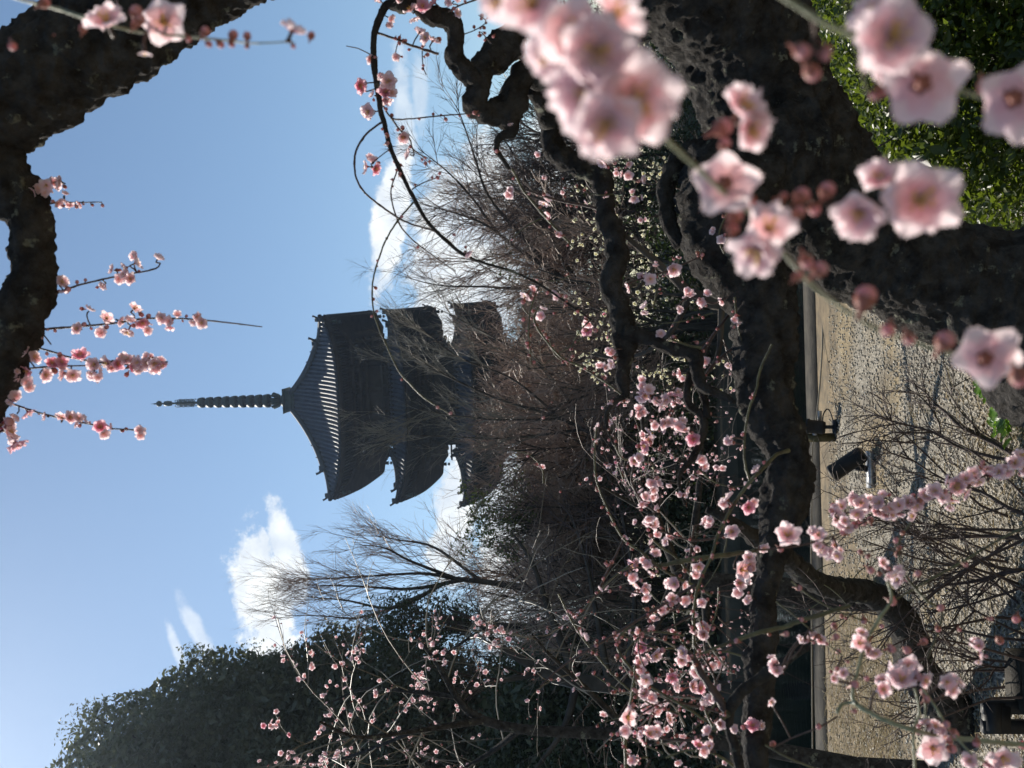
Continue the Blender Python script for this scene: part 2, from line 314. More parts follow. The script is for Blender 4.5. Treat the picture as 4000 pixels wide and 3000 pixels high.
# loose pebbles and straw on the path: nobody could count them
def scatter_pebbles():
    n = 42000
    octa = np.array([(1, 0, 0), (0, 1, 0), (-1, 0, 0), (0, -1, 0), (0, 0, 1), (0, 0, -1)], float)
    f8 = np.array([(0, 1, 4), (1, 2, 4), (2, 3, 4), (3, 0, 4), (1, 0, 5), (2, 1, 5), (3, 2, 5), (0, 3, 5)])
    xs = rng.uniform(3240, 4080, n*2); ys = rng.uniform(750, 3050, n*2)
    pts = np.array([G(a, b2) for a, b2 in zip(xs, ys)]); d2 = (pts-eA)@inn; pts = pts[d2 > kw+.05][:n]; n = len(pts)
    s = .003+.012*rng.random((n, 1, 1))**3*rng.uniform(.6, 1.3, (n, 1, 3)); a = rng.uniform(0, 6.28, n)
    O = octa[None]*s; c, s_ = np.cos(a)[:, None], np.sin(a)[:, None]
    O = np.stack([O[..., 0]*c-O[..., 1]*s_, O[..., 0]*s_+O[..., 1]*c, O[..., 2]*.8], -1)+pts[:, None]+np.array([0, 0, .004])
    o = link('pebbles', mesh('pebbles', O.reshape(-1, 3), (f8[None]+6*np.arange(n)[:, None, None]).reshape(-1, 3), M['pebble'], False))
    tag(o, 'loose pale pebbles strewn over the gravel path', 'gravel', kind='stuff')
scatter_pebbles()
def scatter_straw():
    Pn = []
    for _ in range(4200):
        if rnd.random() < .72: x, y = rnd.uniform(3230, 3520), rnd.uniform(2250, 3050)
        else: x, y = rnd.uniform(3260, 4050), rnd.uniform(1500, 3050)
        p = G(x, y); 
        if (p-eA)@inn < kw: continue
        a = rnd.uniform(0, 6.28); ln = rnd.uniform(.03, .14); d = np.array([math.cos(a)*ln, math.sin(a)*ln, rnd.uniform(-.1, .35)*ln])
        Pn.append([p+[0, 0, .008], p+d*.5+[0, 0, .012], p+d+[0, 0, .008]])
    V, Q = tubes(np.array(Pn), np.full((len(Pn), 3), .0018), 3)
    tag(link('straw_litter', mesh('straw_litter', V, Q, M['straw'])), 'dry straw and grass litter lying on the gravel by the pond kerb', 'straw', kind='stuff')
scatter_straw()

def scatter_litter():
    C = []
    while len(C) < 1500:
        p = G(rng.uniform(3240, 4080), rng.uniform(800, 3050))
        if (p-eA)@inn > kw: C.append(p+[0, 0, .01])
    tag(leaves('leaf_litter', C, .022, 'litter', None, 2.5, .55), 'small dead brown leaves fallen on the gravel path', 'leaf litter', kind='stuff')
M['litter'] = material('dead_leaf', (.07, .045, .02), (.2, .12, .05), 9, .7)
scatter_litter()

# ------------------------------------------------------------------ pagoda
def build_pagoda():
    W = 16.0; X0, Y0 = -.0589*W, 5.8369*W; yaw = -.0912
    root = empty('pagoda', (X0, Y0, 0), yaw, 'tall dark wooden pagoda with stacked curved grey tiled roofs and a ringed bronze spire', 'pagoda')
    def zof(x): return CAMZ+Y0*math.tan(math.atan((2000-x)/F)+PITCH)
    Z1 = 1.7062*W+CAMZ; DZ = (1.7062-1.3363)*W
    loc = lambda: None
    def child(mb, name, mats, par, smooth=False):
        o = mb.build(name, mats, None, smooth); o.parent = par; return o
    apex = zof(1148)
    zb_prev = None
    for k in range(5):
        a = W/2*(1+.0347*k); ze = Z1-DZ*k; up = 1.15
        top_half = .62 if k == 0 else 4.15+.12*k
        H = (apex-ze+.95) if k == 0 else 2.35
        z_mid = ze-.95
        def surf(x, t, q=None):
            wv = a+(top_half-a)*t; s = abs(x)/max(wv, 1e-6)
            return wv, z_mid+H*((.62*t+.38*t*t) if k == 0 else (.5*t+.5*t*t))+up*min(s, 1)**3.2*(1-t)**1.6
        mb = MB(); nS, nT = 40, 12
        for q in range(4):
            c, s = [(1, 0), (0, 1), (-1, 0), (0, -1)][q]
            rot = lambda x, y, z: (x*c-y*s, x*s+y*c, z)
            V = []; 
            for i in range(nS+1):
                for j in range(nT+1):
                    tt = j/nT; wv = a+(top_half-a)*tt; x = (i/nS*2-1)*wv; wv, z = surf(x, tt); V.append(rot(x, -wv, z))
            mb.add(V, [(i*(nT+1)+j, (i+1)*(nT+1)+j, (i+1)*(nT+1)+j+1, i*(nT+1)+j+1) for i in range(nS) for j in range(nT)], 0)
            # rows of round tiles
            nrow = 43; Pn = []; Rn = []
            for r_ in range(nrow):
                x = -a*.985+2*a*.985*r_/(nrow-1); tmax = min(1.0, (a-abs(x))/(a-top_half)) if abs(x) > top_half else 1.0
                if tmax < .03: continue
                pts = []
                for tt in np.linspace(-.012, tmax, 12):
                    wv, z = surf(x, max(tt, 0)); wv = a+(top_half-a)*tt; pts.append(rot(x, -wv, z+.05))
                Pn.append(pts); Rn.append([.125]*12)
            V, Q = tubes(np.array(Pn), np.array(Rn), 8); mb.add(V, Q, 0)
        roof = child(mb, 'roof', [M['tile']], root, True)
        # eave edge and soffit
        mb = MB(); zin = ze+.1
        for q in range(4):
            c, s = [(1, 0), (0, 1), (-1, 0), (0, -1)][q]; rot = lambda x, y, z: (x*c-y*s, x*s+y*c, z)
            V = []; n = 40; inn_h = 4.0+.1*k
            for i in range(n+1):
                f = i/n*2-1
                x = f*a*.992; _, z = surf(x, 0); x2 = f*a*.97; x3 = f*a*.80; x4 = f*inn_h
                z3 = z_mid-.28+.5*up*abs(f)**3.2; z4 = z_mid-.15
                V += [rot(x, -a*.992, z-.02), rot(x, -a*.992, z-.22), rot(x2, -a*.97, z-.25), rot(x2, -a*.965, z-.38), rot(x3, -a*.80, z3-.1), rot(x3, -a*.79, z3-.3), rot(x4, -inn_h, z4)]
            m_ = 7; mb.add(V, [(i*m_+j, i*m_+j+1, (i+1)*m_+j+1, (i+1)*m_+j) for i in range(n) for j in range(m_-1)], 0)
            # rafters, two tiers
            for lo, hi, dz, nr in ((.80, .985, -.36, 58), (.5, .83, -.42, 58)):
                Pn = []
                for i in range(nr):
                    f = (i+.5)/nr*2-1; x = f*a*.97
                    if abs(x) > a*hi-.2: continue
                    y0 = max(lo*a, abs(x)); y1 = hi*a
                    if y1-y0 < .3: continue
                    g = lambda yy: z_mid+dz+(up*abs(f)**3.2-.04)*((yy/a-.5)/.5)**1.3*(.8 if lo < .6 else .95)-.12*(1-(yy/a))
                    Pn.append([rot(x, -y0, g(y0)), rot(x, -(y0+y1)/2, g((y0+y1)/2)), rot(x, -y1, g(y1))])
                V, Q = tubes(np.array(Pn), np.full((len(Pn), 3), .085), 4); mb.add(V, Q, 0)
        child(mb, 'eaves', [M['wood']], roof)
        # hip ridges with upturned end tiles
        for q in range(4):
            mb = MB(); th = math.pi/4+q*math.pi/2; dx, dy = math.cos(th)*math.sqrt(2), math.sin(th)*math.sqrt(2)
            def hip(t, dz): wv, z = surf(a+(top_half-a)*t, t); return (dx*wv, dy*wv, z+dz)
            mb.tube([hip(t, .22) for t in np.linspace(.30, 1, 12)], .27, 8)
            mb.tube([hip(t, .12) for t in np.linspace(.0, .34, 8)], .19, 8)
            for t0, sz in ((.28, .8), (.0, .62)):
                p0 = np.array(hip(t0+.05, .2)); o_ = np.array([dx, dy, 0])/math.sqrt(2)
                mb.tube([p0, p0+o_*.35*sz+[0, 0, .12], p0+o_*.7*sz+[0, 0, .42*sz], p0+o_*.85*sz+[0, 0, .72*sz]], [.26*sz, .22*sz, .12*sz, .16*sz], 7)
                mb.box(p0+[0, 0, .1], (.24*sz, .24*sz, .36*sz))
            if k == 0:
                for tt in (.42, .55): mb.tube([np.array(hip(tt, .15))+[0, 0, .1], np.array(hip(tt+.02, .6))], .05, 5)
            child(mb, 'hip_ridge', [M['ridge']], roof, True)
        # corner beams and wind bells
        for q in range(4):
            th = math.pi/4+q*math.pi/2; dx, dy = math.cos(th)*math.sqrt(2), math.sin(th)*math.sqrt(2); wv, zc = surf(a, 0)
            mb = MB(); pb = np.array([dx*a*.93, dy*a*.93, zc-.7]); s_ = .9
            mb.tube([(dx*a*.5, dy*a*.5, z_mid-.62), (dx*a*.8, dy*a*.8, z_mid-.35), (dx*a*.985, dy*a*.985, zc-.28)], .2, 4)
            child(mb, 'corner_beam', [M['wood']], roof)
            mb = MB(); mb.tube([pb+[0, 0, .5], pb], .025, 5)
            mb.lathe([(.02, 0), (.13, -.03), (.15, -.2), (.17, -.42), (.21, -.5), (.0, -.46)], pb, 10)
            mb.tube([pb+[0, 0, -.4], pb+[0, 0, -.72]], .02, 5); mb.box(pb+[0, 0, -.78], (.14, .02, .1)); mb.box(pb+[0, 0, -.78], (.02, .14, .1))
            child(mb, 'wind_bell', [M['bronze']], roof)
        # storey wall, brackets, railing
        zt = z_mid-.1; zb = zt-(DZ-2.2 if k < 4 else 4.6)
        bh = 3.55+.1*k
        mb = MB(); mb.box((0, 0, (zt+zb-1.2)/2), (bh, bh, (zt-zb+1.2)/2))
        for q in range(4):
            c, s = [(1, 0), (0, 1), (-1, 0), (0, -1)][q]; rot = lambda x, y, z: np.array((x*c-y*s, x*s+y*c, z))
            for i in range(4): x = -bh+i*2*bh/3; mb.lathe([(.3, zb-1), (.3, zt)], rot(x, -bh, 0), 12)
            for zz in (zb+.15, zb+1.0, zt-.9): mb.box(rot(0, -bh-.05, zz), (bh+.1, .12, .13) if q % 2 == 0 else (.12, bh+.1, .13))
        child(mb, 'storey_wall', [M['wood']], root)
        mb = MB()
        for lev in range(3):
            hh = bh+.35+.75*lev; zz = zt-1.35+.42*lev
            for q in range(4):
                c, s = [(1, 0), (0, 1), (-1, 0), (0, -1)][q]; rot = lambda x, y, z: np.array((x*c-y*s, x*s+y*c, z))
                hx = (hh, .14, .13) if q % 2 == 0 else (.14, hh, .13)
                mb.box(rot(0, -hh, zz), hx)
                for i in range(4):
                    for j in (-.55, 0, .55):
                        x = -bh+i*2*bh/3+j
                        mb.box(rot(x, -hh-.03, zz+.2), (.17, .19, .12) if q % 2 == 0 else (.19, .17, .12))
                    x = -bh+i*2*bh/3; mb.box(rot(x, -(bh+hh)/2, zz-.02), (.13, (hh-bh)/2+.35, .14) if q % 2 == 0 else ((hh-bh)/2+.35, .13, .14))
            for sx in (-1, 1):
                for sy in (-1, 1):
                    e = np.array([sx, sy, 0])/math.sqrt(2); Rm = np.array([[e[0], -e[1], 0], [e[1], e[0], 0], [0, 0, 1]])
                    mb.box(e*(bh+.55*lev+.5)*1.41+np.array([0, 0, zz]), (.85, .15, .15), Rm)
        child(mb, 'bracket', [M['wood']], root)
        if k < 4:
            mb = MB(); rh = 4.75+.1*k; z0 = zb-.15
            for zz, th_ in ((.05, .1), (.42, .05), (.85, .07)):
                for q in range(4):
                    c, s = [(1, 0), (0, 1), (-1, 0), (0, -1)][q]; ctr = np.array((rh*s, -rh*c, z0+zz)); ln = rh+.35
                    mb.box(ctr, (ln, th_, th_) if q % 2 == 0 else (th_, ln, th_))
            for q in range(4):
                c, s = [(1, 0), (0, 1), (-1, 0), (0, -1)][q]
                for i in range(10): x = -rh+2*rh*i/9; mb.box((x*c+rh*s, x*s-rh*c, z0+.35), (.07, .07, .5))
            mb.frustum((0, 0), z0-.5, z0-.05, rh-.6, rh+.1)
            child(mb, 'railing', [M['wood']], root)
    # spire
    sp = bpy.data.objects.new('spire', None)
    mb = MB(); zr0, zr1 = zof(1152), zof(1120); mb.frustum((0, 0), zr0-.2, zr1-.12, .98, .98); mb.frustum((0, 0), zr1-.12, zr1+.05, 1.0, 1.17); mb.frustum((0, 0), zr0-.25, zr0-.05, 1.12, 1.05)
    sp = child(mb, 'spire', [M['bronze']], root)
    mb = MB(); zd = zof(1096); mb.lathe([(.72, zr1), (.72, zr1+.15), (.62, zr1+.4), (.4, zd-.06), (.2, zd)], n=24); child(mb, 'spire_dome', [M['bronze']], sp, True)
    mb = MB(); zl = zof(1062)
    for i in range(10):
        th = i*math.pi/5; e = np.array([math.cos(th), math.sin(th), 0])
        mb.tube([e*.15+[0, 0, zd], e*.5+[0, 0, zd+.25], e*.68+[0, 0, zl-.15], e*.62+[0, 0, zl]], [.1, .16, .15, .04], 6)
    child(mb, 'lotus', [M['bronze']], sp, True)
    mb = MB(); mb.tube([(0, 0, zd-.1), (0, 0, zof(770)), (0, 0, zof(600))], [.17, .13, .07], 10); child(mb, 'mast', [M['bronze']], sp, True)
    for i in range(9):
        xa = 1041-(1041-785)*i/8; zc = zof(xa); rr = .66-.15*i/8; hh = .27
        mb = MB(); mb.lathe([(rr-.1, zc-hh), (rr-.02, zc-hh), (rr, zc-hh*.2), (rr-.07, zc+hh), (rr-.16, zc+hh), (rr-.1, zc-hh)], n=28)
        for j in range(4): th = j*math.pi/4; mb.box((0, 0, zc), (rr-.06, .05, .07), [[math.cos(th), -math.sin(th), 0], [math.sin(th), math.cos(th), 0], [0, 0, 1]])
        mb.lathe([(.17, zc-hh*1.25), (.25, zc-hh), (.25, zc+hh), (.17, zc+hh*1.25)], n=14)
        child(mb, 'ring', [M['bronze']], sp, True)
    mb = MB(); z0, z1 = zof(763), zof(686)
    for q in range(4):
        th = q*math.pi/2+math.pi/4; e = np.array([math.cos(th), math.sin(th), 0])
        for off, zz0, zz1 in ((.2, .05, .95), (.34, .1, .9), (.47, 0, 1)):
            pts = [e*(off*(.8 if f in (0, 1) else 1)+.03*math.sin(f*25))+[0, 0, z0+(z1-z0)*(zz0+(zz1-zz0)*f)] for f in np.linspace(0, 1, 16)]; mb.tube(pts, .028, 5)
        for f in np.linspace(.05, .95, 9): mb.tube([e*.05+[0, 0, z0+(z1-z0)*f], e*.27+[0, 0, z0+(z1-z0)*(f+.04)], e*.45+[0, 0, z0+(z1-z0)*f]], .025, 5)
    child(mb, 'flame_ornament', [M['bronze']], sp, True)
    mb = MB(); za, zc_ = zof(668), zof(641); mb.lathe([(.08, za-.05), (.22, za), (.27, (za+zc_)/2), (.22, zc_), (.08, zc_+.05)], n=18)
    zj = zof(620); mb.lathe([(.0, zj-.32)]+[(.29*math.cos(f), zj+.29*math.sin(f)) for f in np.linspace(-1.4, 1.3, 9)]+[(.05, zj+.36), (.0, zof(584))], n=18); child(mb, 'jewel', [M['bronze']], sp, True)
build_pagoda()

# ------------------------------------------------------------------ blossoms
def petal_grid(nu, nv, Ln, Wd, cup, curl, ruf, seed):
    u = np.linspace(0, 1, nu)[:, None]*np.ones((1, nv)); v = np.ones((nu, 1))*np.linspace(-1, 1, nv)[None]
    wd = Wd*np.sin(np.pi*np.clip(u, 0, 1)**.62*.86+.12)**.8
    x = Ln*(u-.10*np.abs(v)**2.2*u)*(1+.05*u*np.sin(v*9+seed)); y = wd*v
    r_ = np.random.default_rng(seed); ph = r_.uniform(0, 6.28, 3)
    z = cup*Ln*u**1.6+curl*Ln*np.abs(v)**2*u+ruf*Ln*u**2*(np.sin(v*4+ph[0])+.6*np.sin(v*8+ph[1])+.5*np.sin(u*5+ph[2]))
    i = np.arange(nu-1)[:, None]*nv+np.arange(nv-1)[None]; q = np.stack([i, i+nv, i+nv+1, i+1], -1).reshape(-1, 4)
    return np.stack([x, y, z], -1).reshape(-1, 3), q, u.ravel()
def rotz(v, a): c, s = math.cos(a), math.sin(a); return v @ np.array([[c, -s, 0], [s, c, 0], [0, 0, 1]]).T
def blossom_arrays(seed, hi=True, openness=1.0, inner=1):
    r_ = random.Random(seed); V = []; Q = []; T = []; n = 0
    rings = [(5, .5, .27, .18+.5*(1-openness), 0)]
    if inner >= 1: rings.append((5, .40, .21, .36+.6*(1-openness), .6))
    if inner >= 2: rings.append((4, .27, .14, .6+.7*(1-openness), .2))
    g = (8, 8) if hi else (4, 4)
    for (cnt, Ln, Wd, cup, off) in rings:
        for i in range(cnt):
            v, q, u = petal_grid(g[0], g[1], Ln*r_.uniform(.88, 1.08), Wd*r_.uniform(.9, 1.1), cup*r_.uniform(.6, 1.4), r_.uniform(.05, .3), r_.uniform(.04, .08), r_.randrange(9999))
            v = rotz(v, 2*math.pi*(i+off)/cnt+r_.uniform(-.18, .18)); v[:, 2] += .02*off
            V.append(v); Q.append(q+n); T.append(u); n += len(v)
    return np.concatenate(V), np.concatenate(Q), np.concatenate(T)
def stamen_arrays(seed, cnt=15, sides=4):
    r_ = random.Random(seed); Pn = []; Rn = []
    for i in range(cnt):
        a = r_.uniform(0, 6.28); s = r_.uniform(.03, .16); h = r_.uniform(.12, .22); e = np.array([math.cos(a)*s, math.sin(a)*s, 0])
        Pn.append([e*.2, e*.7+[0, 0, h*.6], e+[0, 0, h], e*1.05+[0, 0, h+.03]]); Rn.append([.008, .006, .008, .02])
    return tubes(np.array(Pn), np.array(Rn), sides)
def calyx_arrays():
    mb = MB(); mb.lathe([(.0, -.12), (.05, -.1), (.07, -.05), (.08, .0), (.04, .03)], n=10)
    for i in range(5):
        v, q, u = petal_grid(3, 3, .13, .07, -.1, .1, 0, i); v = rotz(v, 2*math.pi*(i+.5)/5); v[:, 2] -= .02; mb.add(v, q)
    mb.tube([(0, 0, -.12), (.02, 0, -.28), (.0, 0, -.4)], [.035, .03, .035], 5)
    return np.concatenate(mb.V), mb.Fc
def combine(parts):
    """parts: (V, faces, material index, tint) -> arrays"""
    V = []; Fc = []; Mi = []; T = []; n = 0
    for v, f, mi, t in parts:
        V.append(np.asarray(v)); Fc += [tuple(int(j)+n for j in q) for q in f]; Mi += [mi]*len(f); T.append(np.full(len(v), .8) if t is None else t); n += len(v)
    return np.concatenate(V), Fc, Mi, np.concatenate(T)
CAL = calyx_arrays()
ARR = {'hi': [], 'lo': [], 'bud': []}
for i in range(6):
    op = [1, .95, .8, 1, .55, .9][i]; inner = [2, 2, 2, 1, 2, 0][i]
    v, q, t_ = blossom_arrays(i*7+1, True, op, inner); sv, sq = stamen_arrays(i)
    ARR['hi'].append(combine([(v, q, 0, t_), (sv, sq, 1, None), (CAL[0], CAL[1], 2, None)]))
for i in range(4):
    v, q, t_ = blossom_arrays(i*5+3, False, [1, .8, .9, .6][i], 1); sv, sq = stamen_arrays(i, 7, 3)
    ARR['lo'].append(combine([(v, q, 0, t_), (sv, sq, 1, None)]))
mb = MB(); mb.lathe([(.0, .5), (.2, .47), (.36, .33), (.42, .12), (.38, -.1), (.25, -.25), (.0, -.3)], n=10); bv = np.concatenate(mb.V); bf = mb.Fc
mb = MB(); mb.lathe([(.44, .02), (.43, -.12), (.3, -.33), (.12, -.5), (.07, -.9), (.0, -.92)], n=8); ARR['bud'].append(combine([(bv, bf, 0, None), (np.concatenate(mb.V), mb.Fc, 2, None)]))
MESH = {}
def bl_mesh(kind, i, petal='petal'):
    key = (kind, i, petal)
    if key not in MESH:
        v, f, mi, tt = ARR[kind][i]; m0 = M['bud'] if kind == 'bud' and petal != 'petal_white' else M[petal]
        MESH[key] = mesh('bud' if kind == 'bud' else 'blossom', v, f, [m0, M['stamen'], M['calyx']], True, mi, tt)
    return MESH[key]
def frame(nrm, spin):
    q = Vector(nrm).to_track_quat('Z', 'Y'); return q @ Quaternion((0, 0, 1), spin)
class Bloomer:
    """collects the blossoms and buds of one plant; the hundred largest become parts, the rest one part"""
    def __init__(s, root, petal='petal', lo=False, deep=.0): s.root = root; s.items = {'blossom': [], 'bud': []}; s.petal = petal; s.lo = lo; s.deep = deep
    def add(s, kind, p, nrm, size, k=None):
        d = np.linalg.norm(np.asarray(p)-CAM); s.items[kind].append((size/d, p, nrm, size, rnd.uniform(0, 6.28), rnd.randrange(1000) if k is None else k))
    def build(s):
        for kind, lst in s.items.items():
            lst.sort(key=lambda a: -a[0])
            for (_, p, nrm, size, sp, k) in lst[:100]:
                ak = 'bud' if kind == 'bud' else ('lo' if s.lo else 'hi'); pt = 'petal_deep' if (kind == 'blossom' and (k % 100)/100 < s.deep) else s.petal
                o = link(kind, bl_mesh(ak, k % len(ARR[ak]), pt), s.root)
                o.rotation_mode = 'QUATERNION'; o.location = p; o.rotation_quaternion = frame(nrm, sp); o.scale = (size,)*3
            rest = lst[100:]
            if rest:
                V = []; Fc = []; Mi = []; T = []; n = 0; ak = 'bud' if kind == 'bud' else 'lo'
                for (_, p, nrm, size, sp, k) in rest:
                    v, f, mi, tt = ARR[ak][k % len(ARR[ak])]; Rm = np.array(frame(nrm, sp).to_matrix())
                    V.append((v*size) @ Rm.T+np.asarray(p)); Fc += [tuple(j+n for j in q) for q in f]; Mi += mi; T.append(tt); n += len(v)
                o = link('small_'+kind+'s', mesh('small_'+kind+'s', np.concatenate(V), Fc, [M['bud'] if kind == 'bud' and s.petal != 'petal_white' else M[s.petal], M['stamen'], M['calyx']], True, Mi, np.concatenate(T)), s.root); o['kind'] = 'stuff'

# ------------------------------------------------------------------ traced plum wood
def px_path(rows, d0, d1=None, n=None, jit=0.0):
    """rows of (x, y, r px[, depth]); returns 3-D points, radii and the pixel track"""
    rows = [tuple(r) for r in rows]; k = len(rows); d1 = d0 if d1 is None else d1
    rr = np.array([(r[0], r[1], r[2], r[3] if len(r) > 3 else d0+(d1-d0)*i/max(k-1, 1)+rnd.uniform(-jit, jit)) for i, r in enumerate(rows)], float)
    ln = np.sum(np.hypot(*np.diff(rr[:, :2], axis=0).T)); n = n or max(6, int(ln/14)); q = smooth_path(rr, n)
    pts = np.array([P(x, y, d) for x, y, _, d in q]); rad = np.maximum(q[:, 2], .8)*q[:, 3]/F
    return pts, rad, q
def bark_tube(name, pts, rad, parent, mat, sides=36, amp=.10, freq=1.0, knots=True):
    V, Q = tubes(pts[None], rad[None], sides); n = len(pts)
    C = np.repeat(pts, sides, 0); nr = V-C; rr = np.repeat(rad, sides)[:, None]; nr /= np.linalg.norm(nr, axis=1, keepdims=True)
    f = freq/max(np.median(rad), .004)
    d = (vnoise(V*f*.9+3)-.5)*1.3+(vnoise(V*f*2.6)-.5)*.9+(vnoise(V*f*6.5)-.5)*.6+(vnoise(V*f*14)-.5)*.35
    ab = (vnoise(V*55)-.5)*.010+(vnoise(V*130+9)-.5)*.006
    V = V+nr*(d[:, None]*amp*2*rr+ab[:, None]*np.clip(rr/.03, .1, 1.5))
    fan = [tuple(range(sides))[::-1], tuple(range((n-1)*sides, n*sides))]
    return link(name, mesh(name, V, [tuple(q) for q in Q]+fan, mat), parent)
class Plant:
    def __init__(s, root, petal='petal', deep=.34): s.root = root; s.track = []; s.bl = Bloomer(root, petal, False, deep); s.buds = []
    def limb(s, rows, d0, d1=None, name='branch', mat='bark', sides=36, amp=.11, step=9, jit=0):
        ln = sum(math.hypot(rows[i+1][0]-rows[i][0], rows[i+1][1]-rows[i][1]) for i in range(len(rows)-1))
        pts, rad, q = px_path(rows, d0, d1, max(10, int(ln/step)), jit); o = bark_tube(name, pts, rad, s.root, M[mat], sides, amp); s.track.append((pts, rad, q)); return o
    def twig(s, rows, d0, d1=None, mat='twig_dark', sides=8, nodes=True, bud=.0, budsz=.007, jit=.01, name='twig'):
        rows = [(*r, 6) if len(r) < 3 else r for r in rows]; rows = [(r[0], r[1], r[2]*.72, *r[3:]) for r in rows]
        pts, rad, q = px_path(rows, d0, d1, None, jit)
        if nodes: rad = rad*(1+.22*(np.arange(len(rad)) % 7 == 0)); pts = pts+rng.normal(0, 1, pts.shape)*rad[:, None]*.12
        V, Q = tubes(pts[None], rad[None], sides); link(name, mesh(name, V, Q, M[mat]), s.root); s.track.append((pts, rad, q))
        if bud: s.bud_row(pts, rad, bud, budsz)
        return pts
    def bud_row(s, pts, rad, prob, sz):
        T = np.gradient(pts, axis=0)
        for i in range(1, len(pts)):
            if rnd.random() < prob:
                t_ = unit(T[i]); u = unit(np.cross(t_, rng.normal(size=3))); nr = unit(u+.5*t_); z = sz*rnd.uniform(.6, 1.25)
                s.bl.add('bud', pts[i]+u*rad[i]+nr*z*.75, nr, z)
    def flowers(s, lst, dia=None, maxstem=400, lean=.55):
        allp = np.concatenate([q for _, _, q in s.track]); a3 = np.concatenate([p for p, _, _ in s.track]); ar = np.concatenate([r for _, r, _ in s.track]); PS = []
        for f in lst:
            x, y, sz = f[:3]
            i = np.argmin(np.hypot(allp[:, 0]-x, allp[:, 1]-y)); d = allp[i, 3]-ar[i]-rnd.uniform(-.2, 1.0)*sz*allp[i, 3]/F*.5
            p = P(x, y, d); size = sz*d/F*1.15
            back = a3[i]-p; bd = np.linalg.norm(back)
            nrm = unit(unit(CAM-p)*lean+rng.normal(size=3)*.55-unit(back)*.45) if len(f) < 4 or f[3] is None else unit(pdir(x, y)*0+f[3][0]*CX*-1*0+np.array(f[3]))
            s.bl.add('blossom', p, nrm, size)
            if len(f) < 4:
                for _ in range(rnd.choice((0, 1, 1, 2))):
                    o_ = unit(rng.normal(size=3)); kd = rnd.random(); s.bl.add('blossom' if kd < .55 else 'bud', p+o_*size*.55, unit(o_+unit(CAM-p)*.2), size*(rnd.uniform(.55, .9) if kd < .55 else rnd.uniform(.28, .4)))
            tip = p-nrm*size*.38
            if np.linalg.norm(a3[i]-tip) > size*.25:
                mid = (a3[i]+tip)/2+rng.normal(size=3)*bd*.08; PS.append(resample(smooth_path([a3[i], mid, tip, p-nrm*size*.1], 8), 8))
        if PS:
            for q in PS[:100]: V, Q = tubes(q[None], np.full((1, 8), .0013), 6); link('flower_stalk', mesh('flower_stalk', V, Q, M['twig_dark']), s.root)
            if PS[100:]: V, Q = tubes(np.array(PS[100:]), np.full((len(PS)-100, 8), .0013), 6); link('small_flower_stalks', mesh('small_flower_stalks', V, Q, M['twig_dark']), s.root)['kind'] = 'stuff'
    def sprinkle(s, n, region, sz, kind='blossom', spread=60):
        allp = np.concatenate([q for _, _, q in s.track]); x0, x1, y0, y1 = region
        ok = np.where((allp[:, 0] > x0) & (allp[:, 0] < x1) & (allp[:, 1] > y0) & (allp[:, 1] < y1) & (allp[:, 2] < 16))[0]
        if len(ok) == 0: return
        for _ in range(n):
            i = rnd.choice(list(ok)); r_ = allp[i]; p = P(r_[0]+rnd.gauss(0, spread*.3), r_[1]+rnd.gauss(0, spread*.3), r_[3]+rnd.gauss(0, .01)); s.bl.add(kind, p, unit(rng.normal(size=3)+unit(CAM-p)*.3), sz*rnd.uniform(.75, 1.2))

# ------------------------------------------------------------------ procedural growth for the trees further back
def grow(out, p, d, Ln, r, lvl, cfg):
    k = cfg['k'][lvl]; seg = Ln/(k-1); wig = cfg['wig'][lvl]; tr = cfg['trop'][lvl]; pts = [p]; dirs = []; x, y, z = p; dx, dy, dz = d
    for i in range(k-1):
        dx += rnd.gauss(0, wig)+cfg.get('push', (0, 0, 0))[0]; dy += rnd.gauss(0, wig); dz += rnd.gauss(0, wig)+tr; n = math.sqrt(dx*dx+dy*dy+dz*dz); dx /= n; dy /= n; dz /= n
        x += dx*seg; y += dy*seg; z += dz*seg; pts.append((x, y, z)); dirs.append((dx, dy, dz))
    taper = cfg['taper'][lvl]; out[lvl].append((pts, [r*(1-(1-taper)*i/(k-1)) for i in range(k)]))
    sprout(out, pts, dirs+[dirs[-1]], Ln, r, taper, lvl, cfg)
def sprout(out, pts, dirs, Ln, r, taper, lvl, cfg):
    if lvl+1 >= len(cfg['k']): return
    k = len(pts); n = cfg['n'][lvl+1]; n = int(n)+(rnd.random() < n-int(n))
    for _ in range(n):
        t = cfg.get('t0', .25)+(1-cfg.get('t0', .25))*rnd.random(); f = t*(k-1); i = min(int(f), k-2); u = f-i
        a, b = pts[i], pts[i+1]; p = tuple(a[j]+(b[j]-a[j])*u for j in range(3)); d = dirs[i]
        ax = (rnd.gauss(0, 1), rnd.gauss(0, 1), rnd.gauss(0, 1)); dt = sum(ax[j]*d[j] for j in range(3)); ax = [ax[j]-dt*d[j] for j in range(3)]; q = math.sqrt(sum(v*v for v in ax))+1e-9
        an = cfg['ang'][lvl+1]*rnd.uniform(.6, 1.3); c, s = math.cos(an), math.sin(an); nd = tuple(d[j]*c+ax[j]/q*s for j in range(3))
        grow(out, p, nd, cfg['len'][lvl+1]*rnd.uniform(.55, 1.25)*(1.15-.5*t), max(min(cfg['r'][lvl+1]*rnd.uniform(.7, 1.2), r*(1-(1-taper)*t)), .0008), lvl+1, cfg)
def wood(name, polys, sides, mat, parent, kind=None):
    by = {}
    for p, r in polys: by.setdefault(len(p), []).append((p, r))
    V = []; Q = []; n = 0
    for k, lst in by.items():
        v, q = tubes(np.array([p for p, _ in lst], float), np.array([r for _, r in lst], float), sides); V.append(v); Q.append(q+n); n += len(v)
    if not V: return None
    o = link(name, mesh(name, np.concatenate(V), np.concatenate(Q), M[mat]), parent)
    if kind: o['kind'] = kind
    return o
